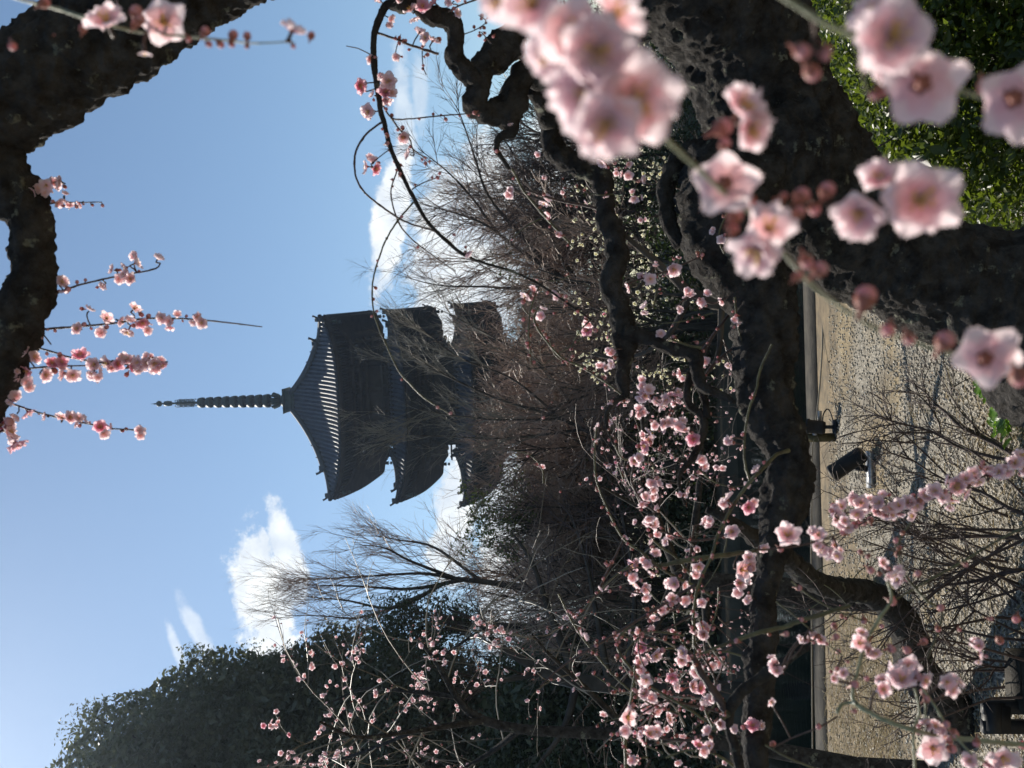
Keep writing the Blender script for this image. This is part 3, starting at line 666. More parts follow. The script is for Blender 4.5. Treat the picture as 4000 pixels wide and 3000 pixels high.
def traced_tree(name, limbs, depth, cfg, label, cat='tree', group=None, mats=('bark_far', 'twig_grey'), spread=.05):
    """limbs traced from the photograph at the tree's own distance, twigs grown from them"""
    b = P(*limbs[0][0][:2], depth); root = empty(name, (b[0], b[1], .05), 0, label, cat, group)
    trunk = []; out = {i: [] for i in range(len(cfg['k']))}
    for li, rows in enumerate(limbs):
        dd = depth if li == 0 else depth+rnd.uniform(-1, 1)*depth*spread
        rr = [(x, y, r, depth+(dd-depth)*i/max(1, len(rows)-1)) for i, (x, y, r) in enumerate(rows)]
        if li: j = np.argmin(np.hypot(seen[:, 0]-rr[0][0], seen[:, 1]-rr[0][1])); rr[0] = (seen[j, 0], seen[j, 1], rr[0][2], seen[j, 3])
        pts, rad, q = px_path(rr, depth, n=max(8, 4*len(rows)))
        seen = q if li == 0 else np.vstack([seen, q])
        if li == 0: pts[0][2] = 0.0
        trunk.append(([tuple(v) for v in pts], list(rad)))
        T = np.gradient(pts, axis=0); T /= np.linalg.norm(T, axis=1, keepdims=True)
        if li > 0 or cfg.get('on_trunk'):
            Ln = np.sum(np.linalg.norm(np.diff(pts, axis=0), axis=1)); c2 = dict(cfg); c2['n'] = [0]+[cfg['n'][1]*Ln]+list(cfg['n'][2:])
            sprout(out, [tuple(v) for v in pts], [tuple(v) for v in T], Ln, float(rad[0]), float(rad[-1]/rad[0]), 0, c2)
    for p, r in trunk[:1]: wood('trunk', [(p, r)], 12, mats[0], root)
    for p, r in trunk[1:]: wood('branch', [(p, r)], 8, mats[0], root)
    wood('crown', sum(out.values(), []), 3, mats[1], root)
    return root, out, trunk

# ---- evergreen at the left edge
def evergreen(name, c, axes, n_clump, per, lsz, label, trunk_rows, depth, mat='leaf_dark', group=None, cr_=.55, shell=.55, core_n=.0):
    b = c.copy(); root = empty(name, (b[0], b[1], .05), 0, label, 'tree', group)
    Cs = []
    while len(Cs) < n_clump:
        v = rng.normal(size=3); v /= np.linalg.norm(v); rr = shell+(1-shell)*rng.random()**.6
        bump_ = .86+.22*vnoise((v*3.6+5)[None])[0]
        Cs.append(c+v*np.array(axes)*rr*bump_)
    Cs = np.array(Cs); Cs = Cs[Cs[:, 2] > .4]
    pts = np.repeat(Cs, per, 0)+np.clip(rng.normal(size=(len(Cs)*per, 3)), -1.25, 1.25)*np.array([1, 1, .7])*cr_*np.repeat(rng.uniform(.5, 1.2, len(Cs)), per)[:, None]
    pts = pts[pts[:, 2] > .1]; k_ = int(len(pts)*core_n); v = rng.normal(size=(k_, 3)); v /= np.linalg.norm(v, axis=1, keepdims=True); core = c+v*np.array(axes)*rng.uniform(.1, 1, (k_, 1))**.4*(.9+.2*vnoise(v*3.6+5))[:, None]*.97; core = core[core[:, 2] > .3]
    leaves('crown', np.vstack([pts, core]), np.r_[np.full(len(pts), lsz), np.full(len(core), lsz*2.3)], mat, root, .6)
    if trunk_rows: p, r, _ = px_path(trunk_rows, depth); p[0][2] = 0; wood('trunk', [([tuple(v) for v in p], list(r))], 12, 'bark_far', root)
    br = [resample(np.array([[c[0]+rng.normal()*.2, c[1]+rng.normal()*.2, max(c[2]-axes[2]*.8, .3)], (c+q)/2+rng.normal(size=3)*.3, q]), 6) for q in Cs[::max(1, len(Cs)//50)]]
    wood('branch', [([tuple(v) for v in q], list(np.linspace(.09, .02, 6)*axes[2]/8)) for q in br], 6, 'bark_far', root)
    return root
evergreen('evergreen_tree', P(1330, 3230, 32), (6.1, 6.0, 9.5), 1900, 100, .125, 'huge dark rounded evergreen tree rising at the left edge of the view', [(2850, 3150, 50), (2300, 3170, 46), (1900, 3200, 40)], 32, 'leaf_glare', shell=.62, cr_=.42, core_n=.6)
evergreen('evergreen_tree', P(2330, 2900, 27), (3.6, 2.5, 3.3), 420, 90, .13, 'broad dark evergreen under the great one, behind the left pink plum', [(2830, 2900, 24), (2600, 2900, 20), (2350, 2900, 14)], 27, shell=.3, cr_=.4, core_n=.14)
evergreen('evergreen_tree', P(1650, 2440, 29), (1.0, 1.0, 1.6), 60, 90, .12, 'small dark leafy tree at the foot of the sweeping bare tree', [(2900, 2450, 16), (2300, 2450, 14), (1800, 2440, 9)], 29, shell=.2, cr_=.3)
evergreen('evergreen_tree', P(1960, 2030, 24), (1.15, .9, 1.2), 46, 42, .10, 'loose olive leaved tree below the left eaves of the pagoda', [(2900, 2080, 12), (2400, 2070, 10), (2050, 2040, 7)], 24, 'leaf_olive', shell=.1, cr_=.24)

fine = dict(k=[5, 6, 5, 4], wig=[.05, .07, .09, .11], trop=[0, .03, .03, .02], taper=[.3, .3, .35, .4], n=[0, 3.4, 6, 3.2], ang=[0, .55, .5, .5], len=[0, 1.6, .75, .42], r=[0, .013, .0085, .0058], t0=.15)
traced_tree('bare_tree', [[(2900, 1430, 24), (2650, 1370, 22), (2400, 1250, 17)],
    [(2400, 1250, 16), (2200, 1090, 12), (2040, 985, 9), (1940, 904, 6), (1850, 780, 4), (1753, 675, 3), (1633, 579, 1.2)],
    [(2150, 1060, 9), (2000, 880, 7), (1904, 760, 5), (1850, 600, 3.5), (1790, 430, 2), (1745, 370, 1)],
    [(2040, 985, 7), (1900, 880, 5), (1770, 830, 3), (1640, 795, 1.2)],
    [(2300, 1170, 10), (2120, 900, 7), (2050, 700, 5), (1980, 560, 3), (1900, 480, 1.2)],
    [(2200, 1090, 8), (2050, 1125, 6), (1892, 1120, 4), (1711, 1114, 2.5), (1560, 1075, 1)],
    [(2350, 1220, 10), (2300, 900, 7), (2270, 650, 5), (2200, 420, 3), (2120, 250, 1.5)]], 26, fine,
    'bare tree with fine dark twigs spread against the white cloud right of the pagoda', mats=('bark_far', 'twig_dark'))
fc = dict(fine); fc.update(n=[0, 2.6, 6, 4], trop=[0, .04, .03, .02], r=[0, .013, .0085, .0062])
traced_tree('bare_tree', [[(2900, 1850, 18), (2700, 1830, 16), (2450, 1780, 11)],
    [(2500, 1800, 10), (2200, 1640, 7), (1950, 1560, 5), (1750, 1470, 3.5), (1600, 1380, 2), (1530, 1290, 1)],
    [(2200, 1640, 6), (2000, 1480, 4), (1800, 1400, 3), (1650, 1290, 1.5), (1580, 1270, 1)],
    [(2200, 1640, 6), (1950, 1640, 4), (1750, 1620, 2.5), (1620, 1600, 1.5), (1440, 1610, 1)],
    [(2300, 1700, 7), (2100, 1420, 5), (1950, 1330, 3.5), (1800, 1250, 2), (1700, 1200, 1)],
    [(2250, 1700, 6), (1980, 1712, 4), (1700, 1703, 2.5), (1490, 1700, 1)]], 23, fc,
    'thin pale twigged bare tree standing right in front of the pagoda', mats=('bark_far', 'twig_grey'))
fl = dict(fine); fl.update(trop=[0, .05, .05, .03], n=[0, 4.2, 5, 3], len=[0, 2.1, 1.0, .55], ang=[0, .4, .4, .45])
traced_tree('bare_tree', [[(2800, 2350, 26), (2300, 2330, 22), (1950, 2280, 14)],
    [(1950, 2250, 12), (1780, 2260, 9), (1650, 2240, 6), (1450, 2250, 4), (1250, 2262, 2.5), (1157, 2256, 1)],
    [(1780, 2260, 8), (1600, 2190, 5), (1500, 2140, 3), (1386, 2127, 1)],
    [(1820, 2330, 9), (1603, 2300, 6), (1400, 2290, 4), (1200, 2285, 1)],
    [(1750, 2420, 9), (1543, 2374, 6), (1350, 2345, 3.5), (1169, 2329, 1)],
    [(1750, 2450, 8), (1422, 2410, 4), (1250, 2405, 2), (1114, 2404, 1)],
    [(1900, 2200, 8), (1700, 2140, 5), (1560, 2110, 3), (1450, 2090, 1)]], 31, fl,
    'bare tree with long upswept twigs beside the dark evergreen on the left', mats=('bark_far', 'twig_red'))
fd = dict(fine); fd.update(n=[0, 2.2, 5, 4], trop=[0, .0, .0, .0], r=[0, .016, .008, .005], len=[0, 1.5, .7, .35])
traced_tree('bare_tree', [[(3000, 2700, 34), (2500, 2680, 32), (2250, 2660, 30), (2080, 2600, 26)],
    [(2080, 2600, 22), (1950, 2520, 14), (1850, 2420, 8), (1750, 2380, 3)],
    [(2250, 2660, 20), (2150, 2400, 13), (2080, 2200, 8), (2000, 2080, 3)],
    [(2120, 2620, 16), (1950, 2660, 10), (1780, 2690, 3)],
    [(2250, 2650, 18), (2200, 2850, 12), (2080, 3020, 6)],
    [(2350, 2670, 16), (2330, 2400, 10), (2280, 2150, 6), (2200, 1950, 3)],
    [(2450, 2680, 14), (2480, 2350, 9), (2450, 2100, 6), (2400, 1900, 3)]], 17, fd,
    'dark bare tree with a stout forked trunk behind the left pink plum', mats=('bark_far', 'twig_dark'))
# reddish leafless shrubs massed across the pond
def shrub(name, x0y, depth, hgt, width, label, mat, n=14, twigs=(8, 7, 5), cat='shrub', group=None, rr=1.0):
    b = P(2800, x0y, depth); b[2] = 0.0; root = empty(name, tuple(b), 0, label, cat, group)
    cfg = dict(k=[6, 5, 4, 4], wig=[.12, .16, .2, .2], trop=[.06, .06, .05, .03], taper=[.35, .4, .4, .5], n=[0, twigs[0], twigs[1], twigs[2]], ang=[0, .55, .6, .6], len=[0, hgt*.42, hgt*.2, hgt*.1], r=[0, .016*rr, .0115*rr, .0085*rr], t0=.2)
    out = {i: [] for i in range(4)}
    for _ in range(n):
        a = rnd.uniform(0, 6.28); s = rnd.uniform(.1, .55)*width/hgt
        grow(out, (b[0]+math.cos(a)*.3*width*rnd.random(), b[1]+math.sin(a)*.3*width*rnd.random(), 0), (math.cos(a)*s, math.sin(a)*s, 1), hgt*rnd.uniform(.6, .95), .04*rr, 0, cfg)
    wood('stems', out[0]+out[1], 5, 'bark_far', root); wood('crown', out[2]+out[3], 3, mat, root); return root
for i, (yy, dep, hg, wd, ch, lb) in enumerate([
        (1230, 22, 4.6, 3.2, 'twig_red', 'reddish bare shrub at the right end of the thicket below the pagoda'),
        (1560, 27, 6.3, 3.6, 'twig_red', 'tall reddish bare shrub in front of the right half of the pagoda'),
        (1800, 25, 5.6, 3.4, 'twig_red', 'reddish bare shrub directly below the middle of the pagoda'),
        (2080, 26, 5.2, 3.4, 'twig_red', 'reddish bare shrub behind the loose olive leaved tree'),
        (2330, 24, 4.3, 3.2, 'twig_red', 'low reddish bare shrub at the left end of the thicket'),
        (950, 27, 5.6, 3.6, 'twig_red', 'bare brown shrub behind the zigzag plum limb'), (640, 25, 5.4, 3.4, 'twig_dark', 'dark bare shrub against the pale sky behind the knotted limbs'),
        (1400, 29, 6.0, 3.4, 'twig_red', 'brown bare shrub under the right corner of the lowest visible pagoda roof'), (2270, 32, 8.6, 4.0, 'twig_red', 'tall brown bare shrub filling the gap between the pagoda and the great evergreen'), (2480, 31, 7.6, 3.6, 'twig_red', 'tall brown bare shrub rising against the foot of the great evergreen'), (760, 30, 7.6, 4.2, 'twig_red', 'tall brown bare shrub reaching up into the white cloud at the right'), (1960, 30, 5.4, 3.2, 'twig_red', 'brown bare shrub under the left corner of the lowest visible pagoda roof')]):
    shrub('bare_shrub', yy, dep, hg, wd, lb, ch, group='bare shrubs across the pond', rr=1.15)
# dark shrubbery along the far bank: one mass
def shrubbery():
    C = []
    for _ in range(2100):
        y = rng.uniform(-1100, 3300); d = rng.uniform(29, 38); base = P(2700, y, d); h = rng.random()**.8*4.6*(1+.25*math.sin(y/130.))
        C.append([base[0], base[1], .1+h])
    for _ in range(1200):
        y = rng.uniform(-1000, 3400); base = P(2800, y, rng.uniform(23.2, 25.5)); C.append([base[0], base[1], .05+rng.random()*1.9*(1+.4*math.sin(y/90.))])
    C = np.array(C); pts = np.repeat(C, 36, 0)+rng.normal(size=(len(C)*36, 3))*.33
    o = leaves('background_shrubbery', pts[pts[:, 2] > .06], .13, 'leaf_dark'); tag(o, 'dark evergreen shrubbery massed along the far bank of the pond', 'shrubbery', kind='stuff')
shrubbery()

# ------------------------------------------------------------------ smaller plum trees behind the near one
def plum_back(rows, depth, label, petal, cfg, n_fl, fsz, region=None, weep=None, group=None, name='plum_tree', mats=('bark', 'twig_dark'), clusters=None, nbud=0):
    root, out, trunk = traced_tree(name, rows, depth, cfg, label, 'tree', group, mats, .12)
    bl = Bloomer(root, petal, True, .1); cand = [(p, i) for lv in out if lv >= 1 for p, r in out[lv] for i in range(1, len(p))]
    C3 = np.array([p[i] for p, i in cand]); rel = C3-CAM; dd = rel@FWD; px = 2000+F*(rel@CX)/dd; py = 1500-F*(rel@CY)/dd
    ids = np.arange(len(cand)) if region is None else np.where((px > region[0]) & (px < region[1]) & (py > region[2]) & (py < region[3]))[0]
    if clusters:
        for (cx_, cy_, num, sp) in clusters:
            o_ = ids[np.argsort(np.hypot(px[ids]-cx_, py[ids]-cy_))[:max(num*3, 6)]]
            for _ in range(num):
                j = int(rng.choice(o_)); bl.add('blossom', C3[j]+rng.normal(size=3)*fsz*.5, unit(rng.normal(size=3)+unit(CAM-C3[j])*.6), fsz*rnd.uniform(.75, 1.1))
    if len(ids):
        for j in rng.choice(ids, n_fl): bl.add('blossom', C3[j]+rng.normal(size=3)*fsz*.4, unit(rng.normal(size=3)+unit(CAM-C3[j])*.5), fsz*rnd.uniform(.7, 1.1))
        for j in rng.choice(ids, nbud): bl.add('bud', C3[j]+rng.normal(size=3)*fsz*.2, unit(rng.normal(size=3)), fsz*rnd.uniform(.2, .32))
    bl.build(); return root
wcfg = dict(k=[5, 9, 7, 4], wig=[.05, .07, .1, .15], trop=[0, -.10, -.08, -.02], taper=[.3, .3, .35, .4], n=[0, 7, 3.0, 3], ang=[0, .8, .7, .6], len=[0, 1.2, .6, .14], r=[0, .0055, .0034, .002], t0=.1)
z = lambda a, b2: (1000+a/1.659, 2000+b2/1.659)
cl = [(*z(a, b2), n_, 30) for a, b2, n_ in [(a_, b_, int(n0*1.6)) for a_, b_, n0 in [(230, 1050, 4), (360, 1160, 7), (420, 1250, 4), (240, 1250, 4), (320, 1220, 4), (600, 1205, 2), (685, 1230, 2), (620, 935, 5), (530, 985, 1), (40, 1490, 6), (290, 1420, 5), (450, 1550, 6), (560, 1510, 4), (1210, 850, 5), (1140, 990, 3), (1210, 1000, 3), (1060, 1130, 4), (1100, 1150, 5), (1030, 1190, 6), (1160, 1180, 3), (1260, 1170, 5), (970, 1360, 2), (1090, 1530, 2), (330, 1640, 5), (1450, 1640, 5), (1300, 740, 3), (1400, 660, 2), (1060, 980, 3), (1080, 860, 2), (120, 1540, 2)]]]
plum_back([[(3420, 3010, 40), (2950, 2920, 30), (2450, 2870, 25), (2050, 2850, 20), (1860, 2800, 17), (1780, 2720, 13)],
    [(1860, 2800, 16), (1650, 2850, 11), (1400, 2880, 8), (1250, 2820, 5)], [(1780, 2720, 14), (1700, 2580, 10), (1620, 2480, 6)], [(1800, 2740, 12), (1600, 2700, 9), (1430, 2690, 6), (1300, 2740, 4)],
    [(2050, 2850, 14), (1900, 2950, 10), (1700, 3050, 6), (1450, 3060, 4)], [(1700, 2580, 7), (1850, 2480, 5), (1950, 2420, 3)], [(2450, 2870, 16), (2300, 2700, 11), (2150, 2560, 7), (2080, 2480, 4)], [(1650, 2850, 8), (1350, 2960, 6), (1120, 2980, 4)]],
    6.0, 'pink weeping plum with arching twigs in front of the dark evergreen', 'petal', wcfg, 150, .033, (900, 2350, 2380, 3050), clusters=cl, nbud=420, mats=('bark', 'twig_grey'))
w2 = dict(wcfg); w2.update(n=[0, 7, 4, 3], len=[0, 1.0, .5, .15], r=[0, .0048, .003, .002])
plum_back([[(3180, 2330, 60), (2980, 2300, 55), (2800, 2280, 42), (2650, 2240, 30)],
    [(2650, 2240, 24), (2560, 2000, 16), (2520, 1750, 10), (2500, 1550, 6)], [(2700, 2260, 22), (2720, 2000, 14), (2740, 1750, 9), (2700, 1550, 5)], [(2650, 2240, 22), (2560, 2450, 15), (2480, 2650, 9), (2450, 2850, 5)],
    [(2750, 2270, 18), (2760, 2550, 12), (2760, 2800, 7), (2740, 2980, 4)], [(2560, 2000, 10), (2440, 1950, 7), (2350, 1900, 4)]], 7.5,
    'pink weeping plum by the water behind the low crossing limb', 'petal', w2, 500, .027, (2350, 3020, 1420, 3000), nbud=150)
wp = dict(k=[5, 6, 5, 4], wig=[.05, .14, .18, .2], trop=[0, .03, .02, .02], taper=[.3, .3, .35, .4], n=[0, 8, 5, 3], ang=[0, .7, .7, .7], len=[0, .6, .3, .14], r=[0, .006, .0034, .0022], t0=.15)
plum_back([[(3120, 1020, 44), (2980, 1120, 40), (2820, 1180, 34), (2700, 1150, 24)],
    [(2700, 1150, 20), (2560, 1020, 14), (2420, 900, 9), (2330, 760, 5)], [(2700, 1150, 16), (2600, 1320, 10), (2450, 1400, 7), (2280, 1380, 4)], [(2780, 1180, 16), (2760, 980, 10), (2740, 780, 6), (2680, 620, 4)],
    [(2560, 1020, 9), (2460, 1160, 6), (2330, 1220, 3)], [(2820, 1200, 14), (2800, 1400, 9), (2700, 1500, 6), (2600, 1560, 4)]], 8.0,
    'cream flowered plum tree half hidden behind the zigzag plum limb', 'petal_white', wp, 480, .036, (2220, 2950, 600, 1520), mats=('bark_far', 'twig_dark'))

# ------------------------------------------------------------------ the great near plum tree
tz = lambda ox, oy, s, lst: [(ox+a[0]/s, oy+a[1]/s, *a[2:]) for a in lst]
base = G(4000, 1240); bd = 2.5
root = empty('plum_tree', (P(4100, 1330, 2.5)[0], P(4100, 1330, 2.5)[1], 0), 0, 'massive old plum tree with rough black trunk, twisted limbs and pink blossoms', 'tree')
A = Plant(root)
foot = P(4100, 1330, 2.5); 
def trunk_main():
    rows = [(4200, 1330, 385, 2.5), (4020, 1228, 335, 2.5), (3800, 1140, 248, 2.5), (3560, 1035, 240, 2.5), (3260, 850, 256, 2.5), (3080, 560, 250, 2.48), (2950, 290, 258, 2.45), (2830, 30, 280, 2.4), (2500, -330, 330, 2.25), (2000, -540, 300, 2.05), (1500, -480, 250, 1.9), (1100, -300, 222, 1.8), (700, -60, 212, 1.75), (380, 150, 208, 1.75), (60, 370, 205, 1.75), (-250, 560, 190, 1.75), (-600, 760, 160, 1.75)]
    pts, rad, q = px_path(rows, 2.5, n=760)
    dn = np.array([[foot[0]-.22, foot[1]+.02, -.05], [foot[0]-.18, foot[1]+.02, .05]])
    low = smooth_path(np.vstack([np.c_[dn, [[.36], [.31]]], np.c_[pts[:1], [[rad[0]]]]]), 40)[:-1]
    pts = np.vstack([low[:, :3], pts]); rad = np.r_[low[:, 3], rad]
    bark_tube('trunk', pts, rad, root, M['bark'], 130, .055, 1.6); A.track.append((pts[-760:], rad[-760:], q))
trunk_main()
A.limb([(3150, 600, 210), (2930, 640, 205), (2850, 800, 200), (2870, 980, 185), (2935, 1100, 150), (2990, 1210, 132), (2985, 1400, 118), (2995, 1550, 106), (3055, 1700, 96), (3088, 1820, 86), (3072, 1930, 90), (3045, 2050, 74), (3015, 2180, 58), (2990, 2330, 48), (2980, 2480, 54), (2970, 2600, 60), (2963, 2750, 55), (2955, 2900, 50), (2950, 3080, 46)], 2.35, 1.95, sides=48, amp=.09)
# limb at the top and the hanging-spray limb
A.limb([(-40, 560, 130), (10, 680, 105), (85, 790, 100), (122, 890, 82), (125, 1000, 82), (128, 1090, 86), (95, 1200, 96), (40, 1330, 98), (-15, 1480, 88), (-75, 1640, 78), (-160, 1830, 66)], 1.75, 1.75, amp=.055)
# zigzag limb
A.limb([(2950, 100, 60), (2700, 80, 52), (2450, 130, 48), (2250, 260, 44), (2158, 400, 41), (2151, 500, 41), (2170, 590, 43), (2260, 645, 46), (2345, 690, 45), (2360, 765, 40), (2368, 850, 41), (2408, 945, 43), (2407, 1030, 44), (2385, 1120, 45), (2425, 1205, 42), (2438, 1290, 48), (2441, 1370, 40), (2438, 1440, 27), (2431, 1500, 25), (2441, 1545, 16), (2393, 1575, 9), (2369, 1625, 8), (2375, 1680, 7), (2400, 1740, 5)], 2.4, 2.15, amp=.12)
A.limb([(2438, 1300, 34), (2537, 1325, 26), (2610, 1359, 25), (2706, 1383, 28), (2722, 1440, 27), (2745, 1510, 22), (2827, 1547, 15), (2870, 1570, 8)], 2.22, 2.1, amp=.1)
A.limb([(2715, 1440, 20), (2690, 1490, 15), (2687, 1576, 14), (2745, 1630, 17), (2742, 1706, 15), (2703, 1790, 14), (2660, 1845, 10), (2655, 1900, 7), (2677, 1975, 5)], 2.2, 2.1, amp=.1)
A.limb([(2740, 1520, 17), (2757, 1585, 14), (2764, 1630, 12)], 2.18, 2.15, amp=.1)
A.limb([(2870, 560, 60), (2700, 600, 45), (2620, 680, 38), (2600, 780, 32), (2618, 880, 28), (2660, 960, 26)], 2.4, 2.35, amp=.14)
# knotted limbs at the upper right
A.limb([(2250, 260, 51), (2120, 300, 54), (2069, 271, 49), (2015, 340, 49), (2000, 410, 56), (1906, 441, 49), (1858, 405, 51), (1865, 330, 51), (1845, 297, 47), (1809, 268, 41), (1773, 224, 36), (1779, 181, 36), (1778, 127, 36), (1752, 78, 40), (1689, 65, 37), (1640, 40, 24), (1600, -20, 20)], 2.15, 1.95, amp=.12)
A.limb([(1860, 300, 46), (1906, 253, 59), (1979, 181, 67), (2025, 108, 44), (2045, 40, 38), (2080, -60, 38)], 2.05, 2.1, amp=.14)
A.limb([(2000, 410, 51), (1990, 470, 47), (1995, 515, 26), (1950, 540, 16), (1940, 585, 11), (1955, 610, 9), (1990, 660, 7)], 2.1, 2.1, amp=.12)
A.limb([(2080, 330, 44), (2125, 400, 46), (2155, 470, 46)], 2.2, 2.3, amp=.12)
A.limb([(1640, -120, 40), (1590, -40, 34), (1572, 20, 32), (1540, 18, 24), (1505, 25, 17), (1475, 90, 14), (1461, 145, 12.5), (1460, 217, 12.5), (1465, 289, 12), (1478, 362, 11), (1487, 434, 10.5), (1500, 476, 10), (1524, 573, 9), (1567, 675, 8.5), (1609, 760, 8), (1663, 856, 7), (1723, 922, 6.5), (1802, 989, 6), (1900, 1030, 5), (2000, 1060, 5), (2108, 1112, 5), (2229, 1193, 5), (2310, 1250, 4)], 1.95, 1.95, amp=.06, step=7, sides=16)
T = lambda s, **k: A.twig(s, k.pop('d', 1.95), k.pop('d1', None), **k)
T([(1490, 478, 6), (1440, 515, 6), (1416, 543, 6), (1388, 600, 6), (1390, 690, 5.5), (1434, 762, 5.5), (1536, 838, 5.5), (1603, 874, 5), (1711, 910, 5), (1800, 985, 4)])
T([(1615, 790, 5), (1554, 862, 5), (1506, 940, 4.5), (1482, 1005, 4.5), (1458, 1090, 4.5), (1455, 1181, 4.5), (1470, 1253, 4.5), (1512, 1356, 4.5), (1560, 1452, 5), (1603, 1500, 5), (1657, 1554, 4.5), (1753, 1615, 3)], d1=1.85, mat='twig_green', bud=.22)
T([(1550, 668, 4), (1527, 753, 4), (1554, 862, 4.5), (1603, 928, 4), (1693, 1000, 3.5), (1780, 1060, 3)], bud=.08)
T([(1490, 400, 5), (1530, 461, 5), (1603, 464, 4), (1723, 452, 4), (1844, 443, 3.5), (1880, 440, 3)], bud=.3)
T([(1528, 460, 5), (1560, 505, 5), (1603, 548, 4.5), (1610, 578, 4), (1650, 610, 3), (1680, 640, 2)], bud=.1)
T([(1470, 127, 7), (1542, 151, 7), (1633, 187, 7.5), (1714, 211, 8)], bud=.08)
T([(1650, 200, 3), (1650, 240, 3), (1658, 280, 3), (1665, 292, 3)], bud=.5); T([(1445, 212, 3), (1400, 190, 3), (1352, 180, 2.5)], bud=.4)
T([(1610, 740, 3.5), (1650, 715, 3), (1720, 690, 3)], bud=.3); T([(1745, 928, 3), (1790, 890, 3)], bud=.3); T([(1750, 45, 5), (1800, 20, 5), (1870, -5, 5)], d=1.9)
T([(1809, 135, 3), (1860, 115, 3), (1900, 85, 3), (1870, 60, 3)], bud=.5); T([(1920, 170, 3), (1880, 125, 3)], bud=.5); T([(1560, 150, 3), (1548, 190, 3), (1545, 215, 3)], bud=.2)
T([(1520, 585, 3), (1480, 615, 3), (1450, 640, 3)], bud=.2)
# twigs across the middle and lower left
T([(2050, 741, 6), (2170, 780, 7), (2310, 809, 8), (2390, 840, 8)], d=2.3, mat='twig_dark'); T([(2000, 660, 5), (2050, 751, 6), (2146, 866, 6), (2243, 968, 5)], d=2.1, mat='twig_green', bud=.2)
T([(2100, 1200, 4), (2090, 1265, 5), (2181, 1386, 5), (2271, 1434, 5), (2374, 1500, 5), (2425, 1540, 5)], d=2.1, mat='twig_green', bud=.2); T([(2108, 1110, 4), (2075, 1200, 4), (2065, 1300, 4), (2075, 1425, 3)], d=1.95, mat='twig_green', bud=.25)
T([(2330, 1668, 5), (2323, 1754, 5), (2330, 1875, 5), (2378, 2000, 5), (2434, 2102, 6), (2512, 2163, 7), (2603, 2235, 7), (2717, 2289, 8), (2780, 2330, 8)], d=1.9, mat='twig_green', bud=.05)
T([(2181, 2319, 4), (2241, 2440, 5), (2325, 2555, 5), (2422, 2663, 5), (2520, 2740, 5), (2650, 2790, 6)], d=1.9, mat='twig_green', bud=.05)
T([(3080, 1760, 10, 2.05), (3029, 1779, 10, 1.98), (2971, 1841, 10), (2923, 1889, 10), (2851, 1996, 9), (2802, 2096, 9), (2778, 2175, 8), (2735, 2265, 8), (2711, 2374, 7), (2713, 2530, 8), (2730, 2640, 7)], d=1.85, mat='twig_green', bud=.04)
T([(3015, 1345, 6), (2971, 1441, 6), (2952, 1528, 6), (2923, 1610, 6), (2909, 1706, 6), (2909, 1803, 6), (2928, 1875, 7)], d=1.8, mat='twig_green', bud=.05)
T([(2440, 2225, 2), (2520, 2215, 6), (2597, 2205, 11), (2693, 2187, 14), (2800, 2172, 14), (2874, 2163, 13), (2960, 2150, 12)], d=1.9, mat='twig_green', bud=.05)
T([(2500, 2440, 4), (2452, 2458, 6), (2416, 2494, 7), (2416, 2542, 7), (2458, 2603, 7), (2542, 2681, 7), (2693, 2772, 7), (2760, 2820, 6)], d=1.75, mat='twig_green')
T([(2110, 2680, 5), (2200, 2600, 6), (2325, 2524, 7), (2512, 2410, 8), (2640, 2330, 8), (2717, 2285, 8)], d=1.85, mat='twig_dark', bud=.08)
T([(2524, 2085, 5), (2580, 2135, 6), (2645, 2181, 6), (2700, 2250, 6)], d=1.95, mat='twig_green'); T([(2440, 2100, 6), (2400, 2180, 6), (2350, 2280, 7), (2340, 2300, 7)], d=1.95, mat='twig_dark')
A.limb([(3160, 2530, 12), (3121, 2545, 14), (3050, 2595, 18), (2962, 2655, 22), (2889, 2711, 22), (2846, 2790, 22), (2855, 2860, 20), (2880, 2960, 20), (2900, 3060, 20)], 1.7, 1.7, amp=.07, sides=18)
A.limb([(2846, 2790, 18), (2800, 2720, 16), (2740, 2635, 14), (2723, 2600, 13), (2700, 2560, 11), (2640, 2530, 9)], 1.7, 1.75, mat='twig_dark', amp=.06, sides=14); T([(2846, 2785, 16), (2815, 2815, 15), (2785, 2850, 15)], d=1.68, mat='twig_green'); T([(2790, 2845, 10), (2760, 2790, 6), (2740, 2730, 5)], d=1.7, mat='twig_green')
T([(2482, 2600, 6), (2470, 2700, 6), (2458, 2772, 7), (2442, 2874, 8), (2446, 3020, 8)], d=1.6, mat='twig_green'); T([(2700, 2570, 2), (2759, 2545, 6), (2853, 2508, 10), (2962, 2472, 12), (3052, 2451, 12), (3124, 2425, 12), (3220, 2398, 12), (3320, 2365, 10)], d=1.5, mat='twig_green', bud=.04)
T([(2475, 1817, 6), (2468, 1885, 6), (2513, 1962, 6), (2560, 2000, 5)], d=2.05, mat='twig_dark'); T([(2400, 1735, 5), (2430, 1790, 5), (2478, 1800, 5), (2545, 1810, 4), (2555, 1840, 4)], d=2.1, mat='twig_green')
T([(2700, 1680, 5), (2660, 1690, 5), (2600, 1650, 6), (2550, 1665, 5)], d=2.1); T([(2640, 1560, 5), (2590, 1560, 6), (2520, 1535, 6), (2490, 1500, 5)], d=2.1)
T([(2875, 1195, 7), (2800, 1290, 8), (2745, 1370, 8)], d=2.3); T([(2860, 1360, 7), (2790, 1420, 7), (2755, 1470, 6)], d=2.25); T([(2840, 1160, 6), (2780, 1185, 6), (2700, 1160, 5), (2640, 1195, 4)], d=2.2); T([(2630, 1330, 6), (2690, 1350, 8), (2740, 1360, 9)], d=2.15, mat='twig_green')
